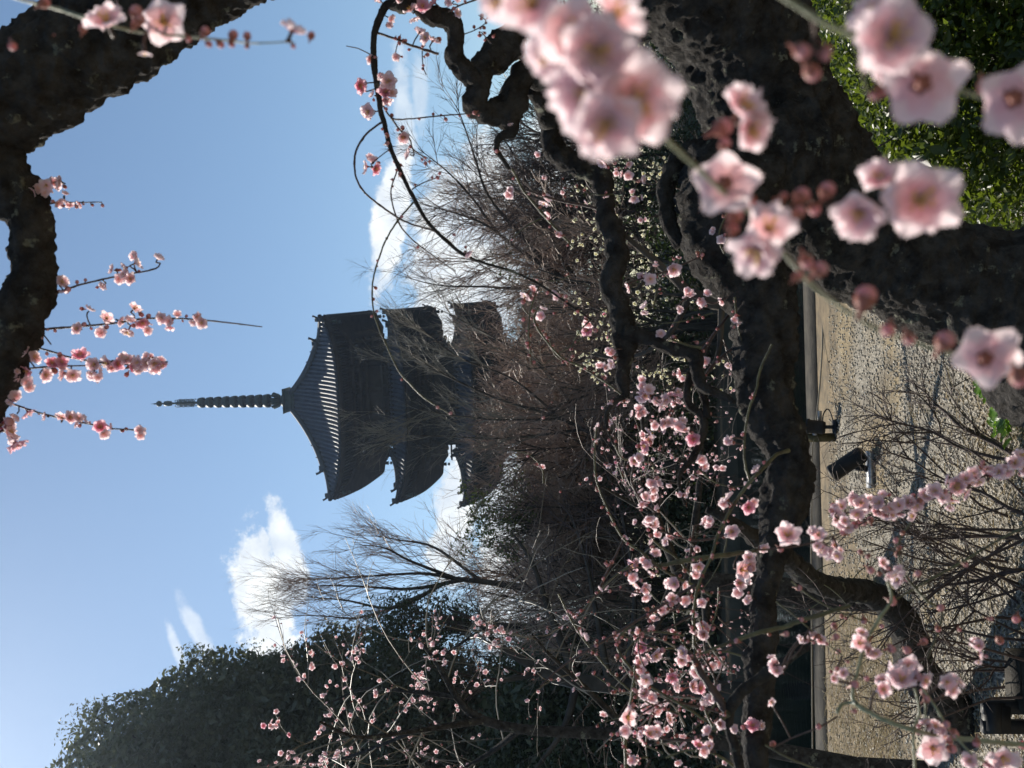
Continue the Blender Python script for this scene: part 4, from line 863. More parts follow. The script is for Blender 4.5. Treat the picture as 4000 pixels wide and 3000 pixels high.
T([(2870, 1160, 5), (2880, 1260, 5), (2895, 1330, 4)], d=2.1, mat='twig_green', bud=.1); T([(2840, 830, 5), (2805, 925, 5), (2830, 990, 5)], d=2.1, mat='twig_green', bud=.1); T([(2745, 1000, 4), (2600, 1060, 5), (2500, 1090, 5), (2440, 1110, 4)], d=2.2, bud=.1)
T([(2340, 600, 5), (2400, 660, 6), (2470, 700, 6), (2540, 720, 5)], d=2.2, bud=.1); T([(2905, 2060, 8), (2800, 2100, 7), (2700, 2110, 6), (2600, 2080, 5), (2500, 2050, 4)], d=2.1)
T([(2720, 2290, 7), (2650, 2370, 6), (2560, 2420, 6), (2490, 2500, 5), (2470, 2560, 5)], d=2.0); T([(2711, 2400, 6), (2600, 2460, 6), (2520, 2490, 5), (2450, 2470, 4)], d=2.0); T([(2846, 2790, 8), (2720, 2760, 7), (2600, 2740, 6), (2500, 2790, 5)], d=1.9)
T([(2785, 2850, 8), (2690, 2890, 7), (2560, 2880, 6), (2480, 2850, 5)], d=1.85); T([(2900, 3020, 8), (2800, 2950, 7), (2690, 2930, 6), (2600, 2960, 5)], d=1.8, mat='twig_green'); T([(2713, 2520, 7), (2780, 2620, 6), (2800, 2700, 5)], d=1.8)
for _ in range(46):   # many more thin twigs in the tangle at the lower left
    x, y = rnd.uniform(2450, 2950), rnd.uniform(2050, 3000); a = rnd.gauss(math.pi*.85, .8); ln = rnd.uniform(120, 330); c_ = rnd.gauss(0, .6)
    T([(x+math.cos(a+c_*f)*ln*f, y+math.sin(a+c_*f)*ln*f, 5.5-3*f) for f in (0, .33, .66, 1)], d=rnd.uniform(1.85, 2.5), mat=rnd.choice(['twig_green', 'twig_dark', 'twig_grey']), bud=.10)
for _ in range(26):
    x, y = rnd.uniform(2050, 2850), rnd.uniform(550, 1900); a = rnd.gauss(math.pi*.8, .9); ln = rnd.uniform(100, 260); c_ = rnd.gauss(0, .6)
    T([(x+math.cos(a+c_*f)*ln*f, y+math.sin(a+c_*f)*ln*f, 4.5-2.5*f) for f in (0, .33, .66, 1)], d=rnd.uniform(2.2, 2.6), mat=rnd.choice(['twig_green', 'twig_dark']), bud=.12)
# sprays hanging against the sky
H = lambda s, **k: A.twig(s, 1.75, None, **k)
H([(192, 1158, 6), (289, 1120, 5.5), (392, 1093, 5), (482, 1075, 5), (603, 1051, 4.5), (627, 1028, 4)], bud=.12)
H([(140, 1287, 7), (289, 1277, 6), (446, 1262, 5.5), (579, 1244, 5), (753, 1247, 4.5), (904, 1262, 4), (1025, 1277, 3)], bud=.14); H([(155, 1288, 4), (180, 1320, 4), (200, 1345, 4)], bud=.3)
H([(100, 1347, 5), (190, 1370, 5), (271, 1395, 5), (340, 1408, 5), (422, 1422, 4), (470, 1430, 4)], bud=.1); H([(65, 1443, 5), (180, 1434, 5), (331, 1428, 4), (480, 1425, 4), (560, 1415, 4), (655, 1414, 4)], bud=.12); H([(55, 1478, 4), (90, 1490, 4), (110, 1500, 4)])
H([(20, 1572, 6), (60, 1582, 5.5), (121, 1603, 5), (211, 1627, 5), (338, 1654, 5), (422, 1672, 4), (567, 1682, 4)], bud=.14); H([(5, 1640, 4), (30, 1690, 4), (60, 1715, 4)])
H([(150, 760, 4), (190, 722, 4), (235, 705, 4)]); H([(196, 795, 5), (240, 790, 4), (310, 791, 3), (398, 789, 3)], bud=.2); H([(540, 1125, 2.5), (556, 1085, 2.5), (420, 1050, 2)], bud=.3) if False else None
# blossoms placed where the photograph has them
fz = lambda ox, oy, s, lst: [(ox+a/s, oy+b2/s, sz) for a, b2, sz in lst]
fl = []
fl += fz(0, 1000, 1.659, [(400, 170, 55), (670, 190, 38), (730, 90, 42), (770, 145, 48), (850, 150, 50), (880, 45, 62), (870, 0, 40), (1025, 15, 45), (505, 470, 52), (580, 350, 44), (690, 405, 56), (655, 500, 48), (775, 420, 44), (870, 340, 54), (830, 485, 58), (920, 430, 54), (955, 480, 38), (1050, 400, 50), (1100, 420, 46), (1150, 380, 34), (1270, 390, 42), (1310, 430, 50),
    (220, 660, 58), (180, 745, 54), (180, 820, 50), (290, 770, 60), (340, 700, 62), (400, 690, 50), (400, 730, 40), (520, 650, 64), (470, 770, 60), (610, 700, 60), (600, 770, 46), (640, 750, 44), (700, 690, 58), (720, 730, 46), (760, 700, 50), (800, 660, 44), (830, 680, 54), (850, 720, 56), (900, 690, 50), (890, 730, 40), (960, 690, 50), (950, 655, 40), (1000, 690, 54), (1045, 700, 52), (100, 905, 48), (90, 770, 30),
    (180, 1010, 56), (105, 1030, 46), (295, 1040, 36), (400, 1050, 50), (450, 1050, 52), (490, 1075, 46), (540, 1060, 44), (650, 1110, 56), (910, 1132, 42), (40, 1130, 95), (90, 1180, 56), (10, 1100, 60)])
fl += fz(0, 0, 1.659, [(250, 1225, 44), (300, 1200, 56), (345, 1185, 44), (390, 1180, 50), (290, 1250, 34), (375, 1315, 36), (410, 1290, 36), (450, 1335, 36), (520, 1320, 36)])
fl += fz(1000, 0, 1.659, [(870, 120, 42), (1000, 60, 55), (1080, 40, 58), (1160, 20, 50), (1060, 210, 50), (1145, 265, 56), (910, 370, 34), (860, 525, 66), (840, 600, 60), (880, 600, 40), (820, 500, 36), (670, 555, 58), (690, 590, 36), (760, 615, 34), (730, 720, 62), (735, 380, 40), (945, 885, 52), (990, 1000, 46), (720, 1080, 56), (755, 1040, 40), (1370, 1640, 38), (1640, 1260, 40), (1300, 90, 40), (1290, 0, 45), (915, 0, 40), (790, 0, 30), (1645, 800, 24)])
fl += fz(2050, 500, 2.074, [(630, 275, 46), (840, 385, 40), (945, 420, 40), (890, 565, 40), (840, 290, 30), (530, 190, 30), (160, 600, 44), (280, 860, 28), (15, 1350, 48), (135, 1520, 40), (1000, 1220, 54), (940, 1190, 30), (845, 1290, 42), (1200, 1140, 58), (1330, 1350, 46), (1480, 1340, 32), (1435, 1410, 38), (1600, 1400, 38), (1595, 905, 38), (1520, 840, 25), (980, 1440, 40), (105, 220, 24), (150, 410, 20), (740, 370, 26), (1060, 1120, 26), (1260, 1450, 30), (940, 745, 24)])
fl += fz(2200, 1200, 2.074, [(200, 130, 44), (200, 190, 52), (300, 480, 40), (390, 380, 36), (400, 460, 42), (400, 350, 30), (950, 540, 42), (790, 220, 40), (1385, 105, 30), (1160, 440, 40), (640, 640, 40), (660, 715, 52), (630, 735, 40), (700, 720, 50), (790, 780, 52), (760, 760, 40), (840, 740, 40), (880, 720, 46), (910, 720, 60), (930, 770, 40), (620, 830, 42), (640, 855, 38), (610, 870, 34), (740, 960, 36), (800, 950, 44), (850, 935, 42), (890, 940, 40), (830, 990, 36), (940, 970, 44), (980, 1000, 40), (700, 1030, 50), (690, 1080, 46), (665, 1120, 46), (1055, 1065, 56), (575, 1240, 52), (1350, 1075, 40), (1330, 1090, 30), (1120, 1240, 44), (1140, 1290, 40), (720, 1420, 46), (740, 1450, 42), (730, 1480, 36), (665, 1540, 42), (720, 1540, 36), (640, 1590, 36), (1000, 1480, 36), (950, 1520, 26), (1330, 1560, 66), (1300, 1590, 40), (1570, 1320, 46), (1500, 1620, 54), (1540, 1580, 40), (1240, 1310, 30), (1290, 1310, 30), (1340, 470, 28), (1380, 490, 26), (860, 1440, 26), (520, 755, 22)])
fl += fz(2000, 2000, 1.659, [(910, 80, 50), (890, 40, 44), (940, 150, 36), (1000, 190, 36), (1290, 80, 46), (1430, 130, 62), (790, 335, 56), (850, 320, 36), (880, 340, 44), (910, 390, 36), (780, 425, 44), (805, 465, 48), (860, 500, 46), (865, 550, 40), (930, 270, 44), (1210, 350, 58), (1190, 410, 40), (1060, 465, 54), (1040, 570, 54), (1120, 570, 46), (980, 640, 46), (1485, 375, 88), (1540, 335, 60), (1470, 460, 56), (1465, 520, 46), (1540, 560, 34), (1630, 230, 46), (1245, 740, 56), (1240, 790, 48), (1230, 590, 40), (840, 880, 52), (930, 925, 56), (830, 985, 56), (840, 1030, 44), (870, 1085, 52), (840, 1120, 40), (860, 1180, 48), (905, 1210, 48), (880, 1270, 48), (940, 1285, 48), (1010, 1340, 54), (745, 1330, 76), (735, 1420, 48), (810, 1410, 50), (890, 1440, 56), (930, 1430, 56), (1040, 1070, 48), (1050, 1130, 48), (1110, 910, 50), (1100, 960, 48), (1200, 1045, 56), (1160, 1135, 58), (1290, 1000, 44), (1350, 980, 48), (1280, 1220, 46), (1270, 1420, 46), (1210, 1520, 54), (1290, 1530, 56), (1560, 1385, 56), (1545, 1470, 46), (1445, 1410, 34), (780, 1610, 44), (1075, 1620, 34), (1100, 1500, 36), (920, 700, 40), (1260, 60, 38)])
A.flowers(fl, .027)
A.sprinkle(70, (2050, 3000, 600, 3050), .017, spread=40); A.sprinkle(420, (2050, 3000, 600, 3050), .008, 'bud', 30); A.sprinkle(40, (1500, 2050, -50, 700), .008, 'bud', 30)
A.bl.build()

# ------------------------------------------------------------------ single branches reaching in close to the camera
def near(name, label, pos): return Plant(empty(name, tuple(pos), 0, label, 'branch', 'plum branches reaching close in'), 'petal', .0)
B = near('plum_branch', 'slender plum twig with two open pink blossoms crossing the thick dark limb', P(300, 60, .66))
B.twig([(-60, -50, 9), (90, 0, 9), (211, 30, 9), (362, 78, 9), (542, 124, 8), (723, 142, 7), (904, 160, 6), (1000, 169, 5), (1127, 163, 4), (1150, 168, 3)], .66, mat='twig_fresh', nodes=True)
c = unit(CAM-P(640, 84, .66))
B.flowers([(416, 84, 155, c*.5+CX*-.2+CY*.5), (639, 84, 170, c+CY*-.15), (1140, 122, 95, CY*1+CX*.4), (565, 205, 46, CY*-1)])
for (x, y, s_) in [(172, 12, 44), (530, 48, 52), (545, 78, 44), (800, 125, 40), (910, 138, 40), (965, 142, 34), (905, 172, 26), (860, 172, 32), (815, 172, 28), (48, 178, 36), (325, 112, 36), (735, 150, 26), (525, 95, 34), (210, 136, 8), (965, 180, 22), (1145, 180, 20), (1215, 140, 32)]:
    B.bl.add('bud', P(x, y, .655), unit(CY*(1 if y < 150 else -1)+CX*.4+rng.normal(size=3)*.3), s_*.655/F*1.1)
B.bl.build()
B = near('plum_branch', 'diagonal green plum twig very close to the camera with a big blurred blossom cluster', P(2700, 640, .4))
N2 = [(1900, -160, 13, .34), (2250, 180, 13, .34), (2480, 420, 13, .35), (2600, 541, 13, .37), (2719, 650, 13, .39), (2860, 780, 13, .41), (2947, 845, 12, .42), (3061, 986, 12, .43), (3126, 1062, 12, .43), (3211, 1145, 11, .44), (3398, 1271, 10, .44), (3542, 1325, 10, .45), (3693, 1374, 9, .45), (3844, 1416, 9, .45), (4000, 1458, 8, .45), (4120, 1500, 8, .45)]
B.twig(N2, .4, mat='twig_fresh', sides=12, jit=0)
B.twig([(2947, 850, 7, .42), (3010, 815, 7, .42), (3250, 795, 7, .43), (3400, 800, 7, .43), (3600, 800, 6, .43)], .43, mat='twig_dark', jit=0)
def toward(x, y, dx=0, dy=0): return unit(unit(CAM-P(x, y, .4))+dx*CX+dy*CY)
for (x, y, s_, dx, dy, d) in [(2080, 20, 330, -.5, .5, .33), (2230, 120, 330, .1, -.1, .335), (2330, 195, 340, .1, .05, .325), (2290, 360, 320, -.7, -.3, .335), (2480, 395, 400, .35, .1, .33), (2370, 480, 330, -.2, -.4, .325), (2150, 210, 240, -1, -.2, .345), (2400, 60, 260, .8, .8, .36), (1960, -10, 220, -.5, -.5, .34),
        (2900, 420, 230, .7, .8, .41), (2930, 500, 210, .9, -.3, .41), (2830, 715, 290, 0, 0, -.405), (3000, 895, 230, .4, .6, .415), (2960, 980, 230, -.6, -.8, .41),
        (3360, 830, 235, -.3, -.6, .42), (3440, 700, 180, -.3, .9, .43), (3590, 780, 340, .2, 0, .41), (3848, 1398, 290, .2, .3, -.435)]:
    B.bl.add('blossom', P(x, y, abs(d)), toward(x, y, dx, dy) if d > 0 else unit(unit(P(x, y, .4)-CAM)+dx*CX+dy*CY), s_*abs(d)/F*.95, None if d > 0 else 5)
for (x, y, s_) in [(2820, 500, 110), (2830, 565, 70), (2925, 785, 90), (2870, 845, 90), (2865, 900, 60), (3050, 820, 80), (3130, 765, 90), (3120, 830, 70), (3230, 745, 90), (3180, 815, 70), (3060, 770, 50), (3380, 1165, 130), (3200, 1055, 90), (3150, 1020, 80), (3470, 1285, 80), (3550, 1320, 70), (3690, 1335, 110), (3980, 1470, 110), (3115, 1080, 60)]:
    B.bl.add('bud', P(x, y, .425), unit(CY*(1 if rnd.random() < .6 else -1)+CX*.5+rng.normal(size=3)*.3), s_*.425/F*.78)
B.bl.build()
B = near('plum_branch', 'short green plum twig with three big pink blossoms before the hedge, nearest the lower right', P(3400, 200, .38))
B.twig([(3000, -50, 16, .36), (3100, 15, 16, .36), (3175, 60, 16, .36), (3205, 84, 15, .36), (3338, 145, 13, .36), (3440, 210, 12, .36), (3542, 271, 12, .37), (3753, 356, 12, .38), (3904, 392, 11, .38), (4100, 420, 11, .38)], .37, mat='twig_fresh', sides=12, jit=0)
B.twig([(3175, 70, 12, .36), (3182, 120, 10, .37), (3178, 190, 8, .38)], .37, mat='twig_dark', jit=0); B.twig([(3300, -40, 8, .38), (3312, 60, 8, .38), (3337, 157, 8, .38), (3360, 260, 8, .385), (3392, 374, 7, .39)], .38, mat='twig_green', jit=0)
for (x, y, s_, dx, dy, d) in [(3480, 150, 360, .2, .2, .345), (3440, 60, 260, -.4, .8, .36), (3600, 330, 370, .2, -.3, -.36), (3500, 245, 200, -.6, -.4, .385), (3965, 385, 350, .3, -.2, -.365)]:
    B.bl.add('blossom', P(x, y, abs(d)), toward(x, y, dx, dy) if d > 0 else unit(unit(P(x, y, .4)-CAM)+dx*CX+dy*CY), s_*abs(d)/F*.95, None if d > 0 else 5)
for (x, y, s_) in [(3130, 200, 100), (3220, 215, 70), (3170, 280, 100), (3230, 190, 60), (3420, 370, 60), (3445, 355, 60), (3850, 340, 90), (3870, 430, 80)]: B.bl.add('bud', P(x, y, .38), unit(CY*-.7+CX*.5+rng.normal(size=3)*.4), s_*.38/F*.78)
B.bl.build()
B = near('plum_branch', 'drooping plum spray thickly set with pink blossoms above the gravel path', P(3700, 1880, 1.5))
R1 = [(4150, 1740, 9), (3985, 1790, 8), (3860, 1850, 8), (3790, 1895, 7), (3700, 1930, 7), (3600, 1960, 7), (3480, 1975, 6), (3340, 1995, 6), (3270, 2020, 5)]
B.twig(R1, 1.5, mat='twig_dark'); B.twig([(3400, 2025, 5), (3340, 2060, 5), (3250, 2095, 5), (3140, 2128, 5), (3060, 2140, 5), (3000, 2146, 6), (2950, 2150, 6)], 1.25, mat='twig_dark')
B.flowers(fz(3000, 1000, 1.659, [(480, 1625, 56), (560, 1580, 50), (600, 1600, 62), (660, 1590, 56), (720, 1600, 60), (745, 1555, 40), (800, 1630, 56), (850, 1620, 60), (905, 1600, 56), (960, 1610, 60), (1020, 1550, 60), (1080, 1525, 62), (1130, 1570, 56), (1190, 1580, 54), (1210, 1500, 74), (1240, 1470, 66), (1280, 1450, 60), (1330, 1410, 60), (1330, 1450, 50), (1420, 1380, 56), (1440, 1425, 62), (1500, 1400, 56), (1540, 1390, 64), (1600, 1345, 66), (1640, 1300, 66), (1660, 1380, 60)])+fz(3000, 2000, 1.659, [(460, 40, 60), (490, 85, 56), (520, 100, 46), (440, 10, 50), (580, 10, 56), (700, 5, 50), (760, 20, 50), (850, 10, 46), (940, 30, 46), (125, 155, 96), (325, 150, 60), (290, 125, 40), (360, 240, 62), (320, 215, 40), (450, 280, 44), (430, 220, 40)]), .026)
B.sprinkle(16, (2950, 4100, 1700, 2160), .009, 'bud', 20); B.bl.build()
B = near('plum_branch', 'bright green bending plum twig with pink blossoms near the camera at the lower left', P(3600, 2700, 1.0))
B.twig([(4150, 2922, 14), (4000, 2910, 13), (3820, 2892, 13), (3663, 2874, 12), (3542, 2844, 12), (3434, 2802, 12), (3344, 2747, 12), (3332, 2693, 9), (3356, 2603, 9), (3374, 2530, 9), (3398, 2476, 9), (3434, 2416, 9), (3482, 2344, 8), (3470, 2283, 7), (3458, 2241, 6)], 1.0, 1.1, mat='twig_fresh', sides=12, jit=.004)
B.twig([(3345, 2745, 9), (3310, 2745, 8), (3285, 2755, 9), (3270, 2785, 9)], 1.0, mat='twig_fresh'); B.twig([(3740, 2880, 6), (3690, 2820, 7), (3640, 2740, 7), (3605, 2690, 7)], 1.0, mat='twig_fresh'); B.twig([(3740, 2885, 7), (3790, 2940, 7), (3860, 2985, 7), (3930, 3040, 6)], 1.0, mat='twig_fresh')
B.twig([(3572, 2685, 7), (3585, 2740, 6), (3590, 2790, 7), (3575, 2830, 7), (3568, 2900, 6), (3575, 3020, 7)], 1.02, mat='twig_fresh'); B.twig([(3610, 2690, 6), (3615, 2760, 5), (3612, 2830, 5)], 1.02, mat='twig_fresh')
B.twig([(3560, 2040, 5), (3525, 2085, 6), (3512, 2120, 6), (3512, 2180, 7), (3536, 2247, 7), (3567, 2289, 7), (3625, 2350, 7), (3681, 2392, 7), (3651, 2500, 6), (3621, 2573, 6)], 1.2, mat='twig_green')
B.twig([(3480, 2040, 4), (3530, 2250, 5), (3570, 2300, 4)], 1.25, mat='twig_dark'); B.twig([(4000, 2060, 7), (3900, 2110, 7), (3750, 2200, 7), (3640, 2260, 6), (3500, 2340, 5)], 1.25, mat='twig_green')
B.twig([(3090, 2270, 4), (3180, 2340, 4), (3300, 2400, 4), (3430, 2440, 3)], 1.5, mat='twig_green', bud=.1); B.twig([(3030, 2350, 4), (3110, 2410, 4), (3200, 2490, 4), (3290, 2560, 3)], 1.5, mat='twig_green', bud=.12)
B.twig([(3020, 2920, 5), (3100, 2880, 5), (3200, 2840, 5), (3270, 2800, 5)], 1.3, mat='twig_dark'); B.twig([(2990, 2910, 5), (3080, 2960, 5), (3200, 3010, 4)], 1.3, mat='twig_green', bud=.1)
B.flowers(fz(3000, 2000, 1.659, [(860, 1090, 108), (910, 1000, 86), (950, 1050, 70), (1065, 1530, 112), (1520, 1590, 110), (1480, 1640, 80), (590, 850, 72), (610, 800, 44), (690, 910, 56), (650, 900, 44), (1160, 1100, 66), (1190, 1150, 60), (740, 1150, 66), (735, 1090, 50), (300, 800, 36), (220, 820, 36), (265, 830, 36), (340, 830, 40), (450, 1045, 46), (490, 1045, 44), (420, 1080, 36), (800, 390, 66), (845, 440, 60), (740, 330, 46), (1310, 1610, 64), (1370, 870, 50), (1370, 920, 48), (1080, 1390, 56), (1020, 1370, 46), (1120, 1410, 48), (60, 1030, 50), (40, 990, 50), (85, 1030, 40), (20, 1230, 36)]), .027)
for (x, y, s_) in [(800, 890, 56), (900, 895, 60), (440, 810, 48), (430, 740, 46), (665, 375, 56), (720, 400, 36), (600, 260, 40), (650, 285, 36), (970, 400, 50), (1010, 840, 50), (1500, 830, 60), (1610, 690, 60), (115, 790, 40), (640, 1080, 40), (515, 970, 26), (560, 1290, 36), (790, 870, 40), (1180, 1490, 36), (1440, 690, 36), (1280, 340, 36), (1240, 760, 30)]:
    i = 0; B.bl.add('bud', P(3000+x/1.659, 2000+y/1.659, 1.05), unit(CX*.6+rng.normal(size=3)*.7), s_*1.05/F*.62)
B.sprinkle(30, (2950, 4050, 2000, 3050), .009, 'bud', 24); B.bl.build()

# leaning old trunk at the lower left
root = empty('plum_tree', tuple(G(3770, 2840)), 0, 'crooked dark plum tree whose bent trunk rises from the straw by the kerb', 'tree')
C_ = Plant(root)
C_.limb([(3800, 2850, 110, 5.3), (3740, 2800, 92, 5.3), (3650, 2700, 80, 5.2), (3575, 2600, 72, 5.1), (3555, 2500, 66, 4.9), (3500, 2390, 58, 4.6), (3400, 2320, 48, 4.3), (3280, 2300, 44, 4.0), (3180, 2270, 42, 3.7), (3080, 2190, 40, 3.4), (3000, 2130, 38, 3.1), (2930, 2090, 30, 2.9), (2840, 2030, 22, 2.8), (2760, 1990, 14, 2.8)], 5, name='trunk', amp=.09)
for _ in range(16):
    i = rnd.choice(range(len(C_.track[0][2])//3, len(C_.track[0][2]))); x, y, _, d = C_.track[0][2][i]; a = rnd.uniform(0, 6.28); ln = rnd.uniform(120, 380)
    C_.twig([(x+math.cos(a+.4*f)*ln*f, y+math.sin(a+.4*f)*ln*f, 4-2.4*f, d) for f in (0, .33, .66, 1)], d, mat=rnd.choice(['twig_green', 'twig_dark']), bud=.08)
C_.bl.build()

# ------------------------------------------------------------------ low plants
def hedge():
    c0 = np.array([1.95, 4.1, 0]); hx, hy, hz = 1.55, .85, .93
    root = empty('hedge', tuple(c0), 0, 'low clipped hedge of glossy small leaves behind the right trunk', 'hedge'); C = []
    while len(C) < 60000:
        p = np.array([rng.uniform(-1, 1), rng.uniform(-1, 1), rng.random()**.6]); q = (abs(p[0])**7+abs(p[1])**7)**(1/7); top = (1-max(q, 0)**4)**.5 if q < 1 else 0
        if q > 1 or p[2] > top: continue
        depth_in = min(1-q, top-p[2])
        if rng.random() > math.exp(-depth_in*7): continue
        C.append(c0+p*np.array([hx, hy, hz])+rng.normal(size=3)*.02+[.2*hy*p[1], 0, 0])
    core = rng.uniform(-1, 1, (16000, 3)); core[:, 2] = core[:, 2]*.4+.41; core = c0+core*np.array([hx*.84, hy*.84, hz])+core[:, 1:2]*np.array([.2*hy, 0, 0])
    leaves('foliage', np.vstack([C, core]), np.r_[np.full(len(C), .03), np.full(len(core), .07)], 'leaf_hedge', root, .8, .5)
    st = []
    for _ in range(90):
        a = rng.uniform(-.8, .8, 2); st.append((resample(np.array([[c0[0]+a[0]*hx*.7, c0[1]+a[1]*hy*.7, 0], [c0[0]+a[0]*hx*.85, c0[1]+a[1]*hy*.85, .45], [c0[0]+a[0]*hx+rng.normal()*.05, c0[1]+a[1]*hy, .82]]), 5).tolist(), [.008, .007, .006, .005, .003]))
    wood('stems', st, 5, 'bark_far', root)
hedge()
def weed():
    g = G(3990, 1540); root = empty('leafy_weed', tuple(g), 0, 'bright green leafy weed at the foot of the great plum trunk', 'plant')
    mb = MB(); V = []; Fc = []; n = 0; stems = []
    for i in range(16):
        a = rnd.uniform(0, 6.28); L_ = rnd.uniform(.22, .42); d = np.array([math.cos(a)*.75, math.sin(a)*.75-.1, rnd.uniform(.5, 1.1)]); d = unit(d)
        pts = [g+d*L_*f+np.array([0, 0, -.16*f*f*L_/.3]) for f in np.linspace(0, 1, 7)]; stems.append(([tuple(p) for p in pts], [.0035]*3+[.0025]*4))
        for j in range(2, 7):
            for s_ in ((-1, 1) if j < 6 else (0,)):
                side = unit(np.cross(d, [0, 0, 1]))*s_; ax = unit(side+d*(.5 if s_ else 1)+rng.normal(size=3)*.12); ln = rnd.uniform(.06, .10)*(1.2-.08*j); v, q, u = petal_grid(5, 5, ln, ln*.34, -.12, .12, .03, rnd.randrange(999))
                v[:, 1] *= 1+.35*np.sin(u*20)*.5; z_ = unit(np.cross(ax, np.cross([0, 0, 1], ax))); y_ = np.cross(z_, ax); v = v @ np.stack([ax, y_, z_])+pts[j]; V.append(v); Fc += [tuple(int(k)+n for k in f) for f in q]; n += len(v)
    link('leaf', mesh('leaf', np.concatenate(V), Fc, M['leaf_bright']), root)['kind'] = 'stuff'; wood('stem', stems, 5, 'twig_green', root)
weed()
def brush():
    b = G(4150, 2080); root = empty('bare_shrub', tuple(b), 0, 'low leafless brush of thin dark twigs in front of the gravel', 'shrub')
    cfg = dict(k=[7, 6, 5, 4], wig=[.12, .16, .18, .2], trop=[.03, .02, .0, .0], taper=[.3, .35, .4, .5], n=[0, 4, 3, 2], ang=[0, .6, .6, .6], len=[0, .4, .2, .1], r=[0, .0045, .0028, .0018], t0=.25)
    out = {i: [] for i in range(4)}
    for i in range(24):
        bx = G(rnd.uniform(3900, 4120), rnd.uniform(2000, 2750)); dd = unit([rnd.gauss(.1, .35), rnd.gauss(0, .2), .8]); grow(out, tuple(bx), tuple(dd), rnd.uniform(.45, .95), .007, 0, cfg)
    for rows in ([(4100, 1850, 14), (4000, 1796, 13), (3844, 1711, 11), (3741, 1657, 9), (3681, 1597, 6), (3627, 1579, 3)], [(4000, 1800, 8), (3900, 1790, 7), (3747, 1747, 6), (3650, 1690, 5), (3530, 1657, 4), (3422, 1630, 2)], [(4100, 2030, 12), (3950, 1990, 10), (3830, 1920, 8), (3700, 1880, 5), (3520, 1770, 3)], [(4100, 2230, 12), (3960, 2230, 10), (3810, 2270, 7), (3650, 2290, 4)], [(4100, 2100, 11), (3960, 2100, 9), (3820, 2095, 7), (3600, 2110, 4)]):
        p, r, _ = px_path(rows, 4.4, 4.7, 14, .03); T_ = np.gradient(p, axis=0); T_ /= np.linalg.norm(T_, axis=1, keepdims=True); out[0].append(([tuple(v) for v in p], list(r)))
        c2 = dict(cfg); c2['n'] = [0, 8, 4, 2]; sprout(out, [tuple(v) for v in p], [tuple(v) for v in T_], 1.0, float(r[0]), .3, 0, c2)
    wood('stems', out[0], 6, 'twig_dark', root); wood('twigs', out[1]+out[2]+out[3], 4, 'twig_dark', root)
brush()

# ------------------------------------------------------------------ lamps, stake and rope by the kerb
def aim(z_): 
    z_ = unit(z_); x_ = unit(np.cross([0, 0, 1], z_)); return np.stack([x_, np.cross(z_, x_), z_], 1)
def floodlight():
    g = G(3412, 1836); d = float((g-CAM)@FWD); root = empty('floodlight', tuple(g), 0, 'black cylindrical floodlight tilted up towards the pagoda on a pale base bar', 'floodlight')
    c1, c2 = P(3251, 1850, d+.06), P(3371, 1771, d-.06); ax = c1-c2; Lb = np.linalg.norm(ax); R3 = aim(ax); r = 33*d/F
    mb = MB(); mb.lathe([(0, 0), (r*.85, 0), (r*.97, .012), (r*.97, Lb*.2), (r, Lb*.22), (r, Lb*.9), (r*1.05, Lb*.91), (r*1.05, Lb), (r*.93, Lb), (r*.9, Lb*.86), (0, Lb*.85)], c2, 28, R3)
    for f in (.05, .1, .15): mb.lathe([(r*.96, Lb*f), (r*1.03, Lb*f+.003), (r*1.03, Lb*f+.008), (r*.96, Lb*f+.011)], c2, 28, R3)
    mb.build('housing', [M['black']], root, False)
    piv = P(3352, 1822, d); mb = MB(); mb.tube([piv+(c2-piv)*.2, piv, P(3385, 1832, d), P(3420, 1838, d)], [.022, .026, .024, .022], 8); mb.lathe([(0, -.03), (.03, -.03), (.03, .03), (0, .03)], piv, 12, aim(CY)); mb.build('yoke', [M['black']], root, True)
    mb = MB(); a, b = P(3412, 1762, d), P(3408, 1905, d); a[2] = b[2] = .025; mid = (a+b)/2; e = unit(b-a); Rm = np.stack([e, np.cross([0, 0, 1], e), [0, 0, 1]], 1); mb.box(mid, (np.linalg.norm(b-a)/2, .045, .02), Rm); mb.build('base_bar', [M['steel']], root)
    mb = MB(); mb.tube(smooth_path([P(3375, 1800, d), P(3440, 1790, d)*[1, 1, 0]+[0, 0, .012], G(3480, 1850)+[0, 0, .01], G(3520, 1900)+[0, 0, .01]], 20), .005, 6); mb.build('cable', [M['pot']], root, True)
floodlight()
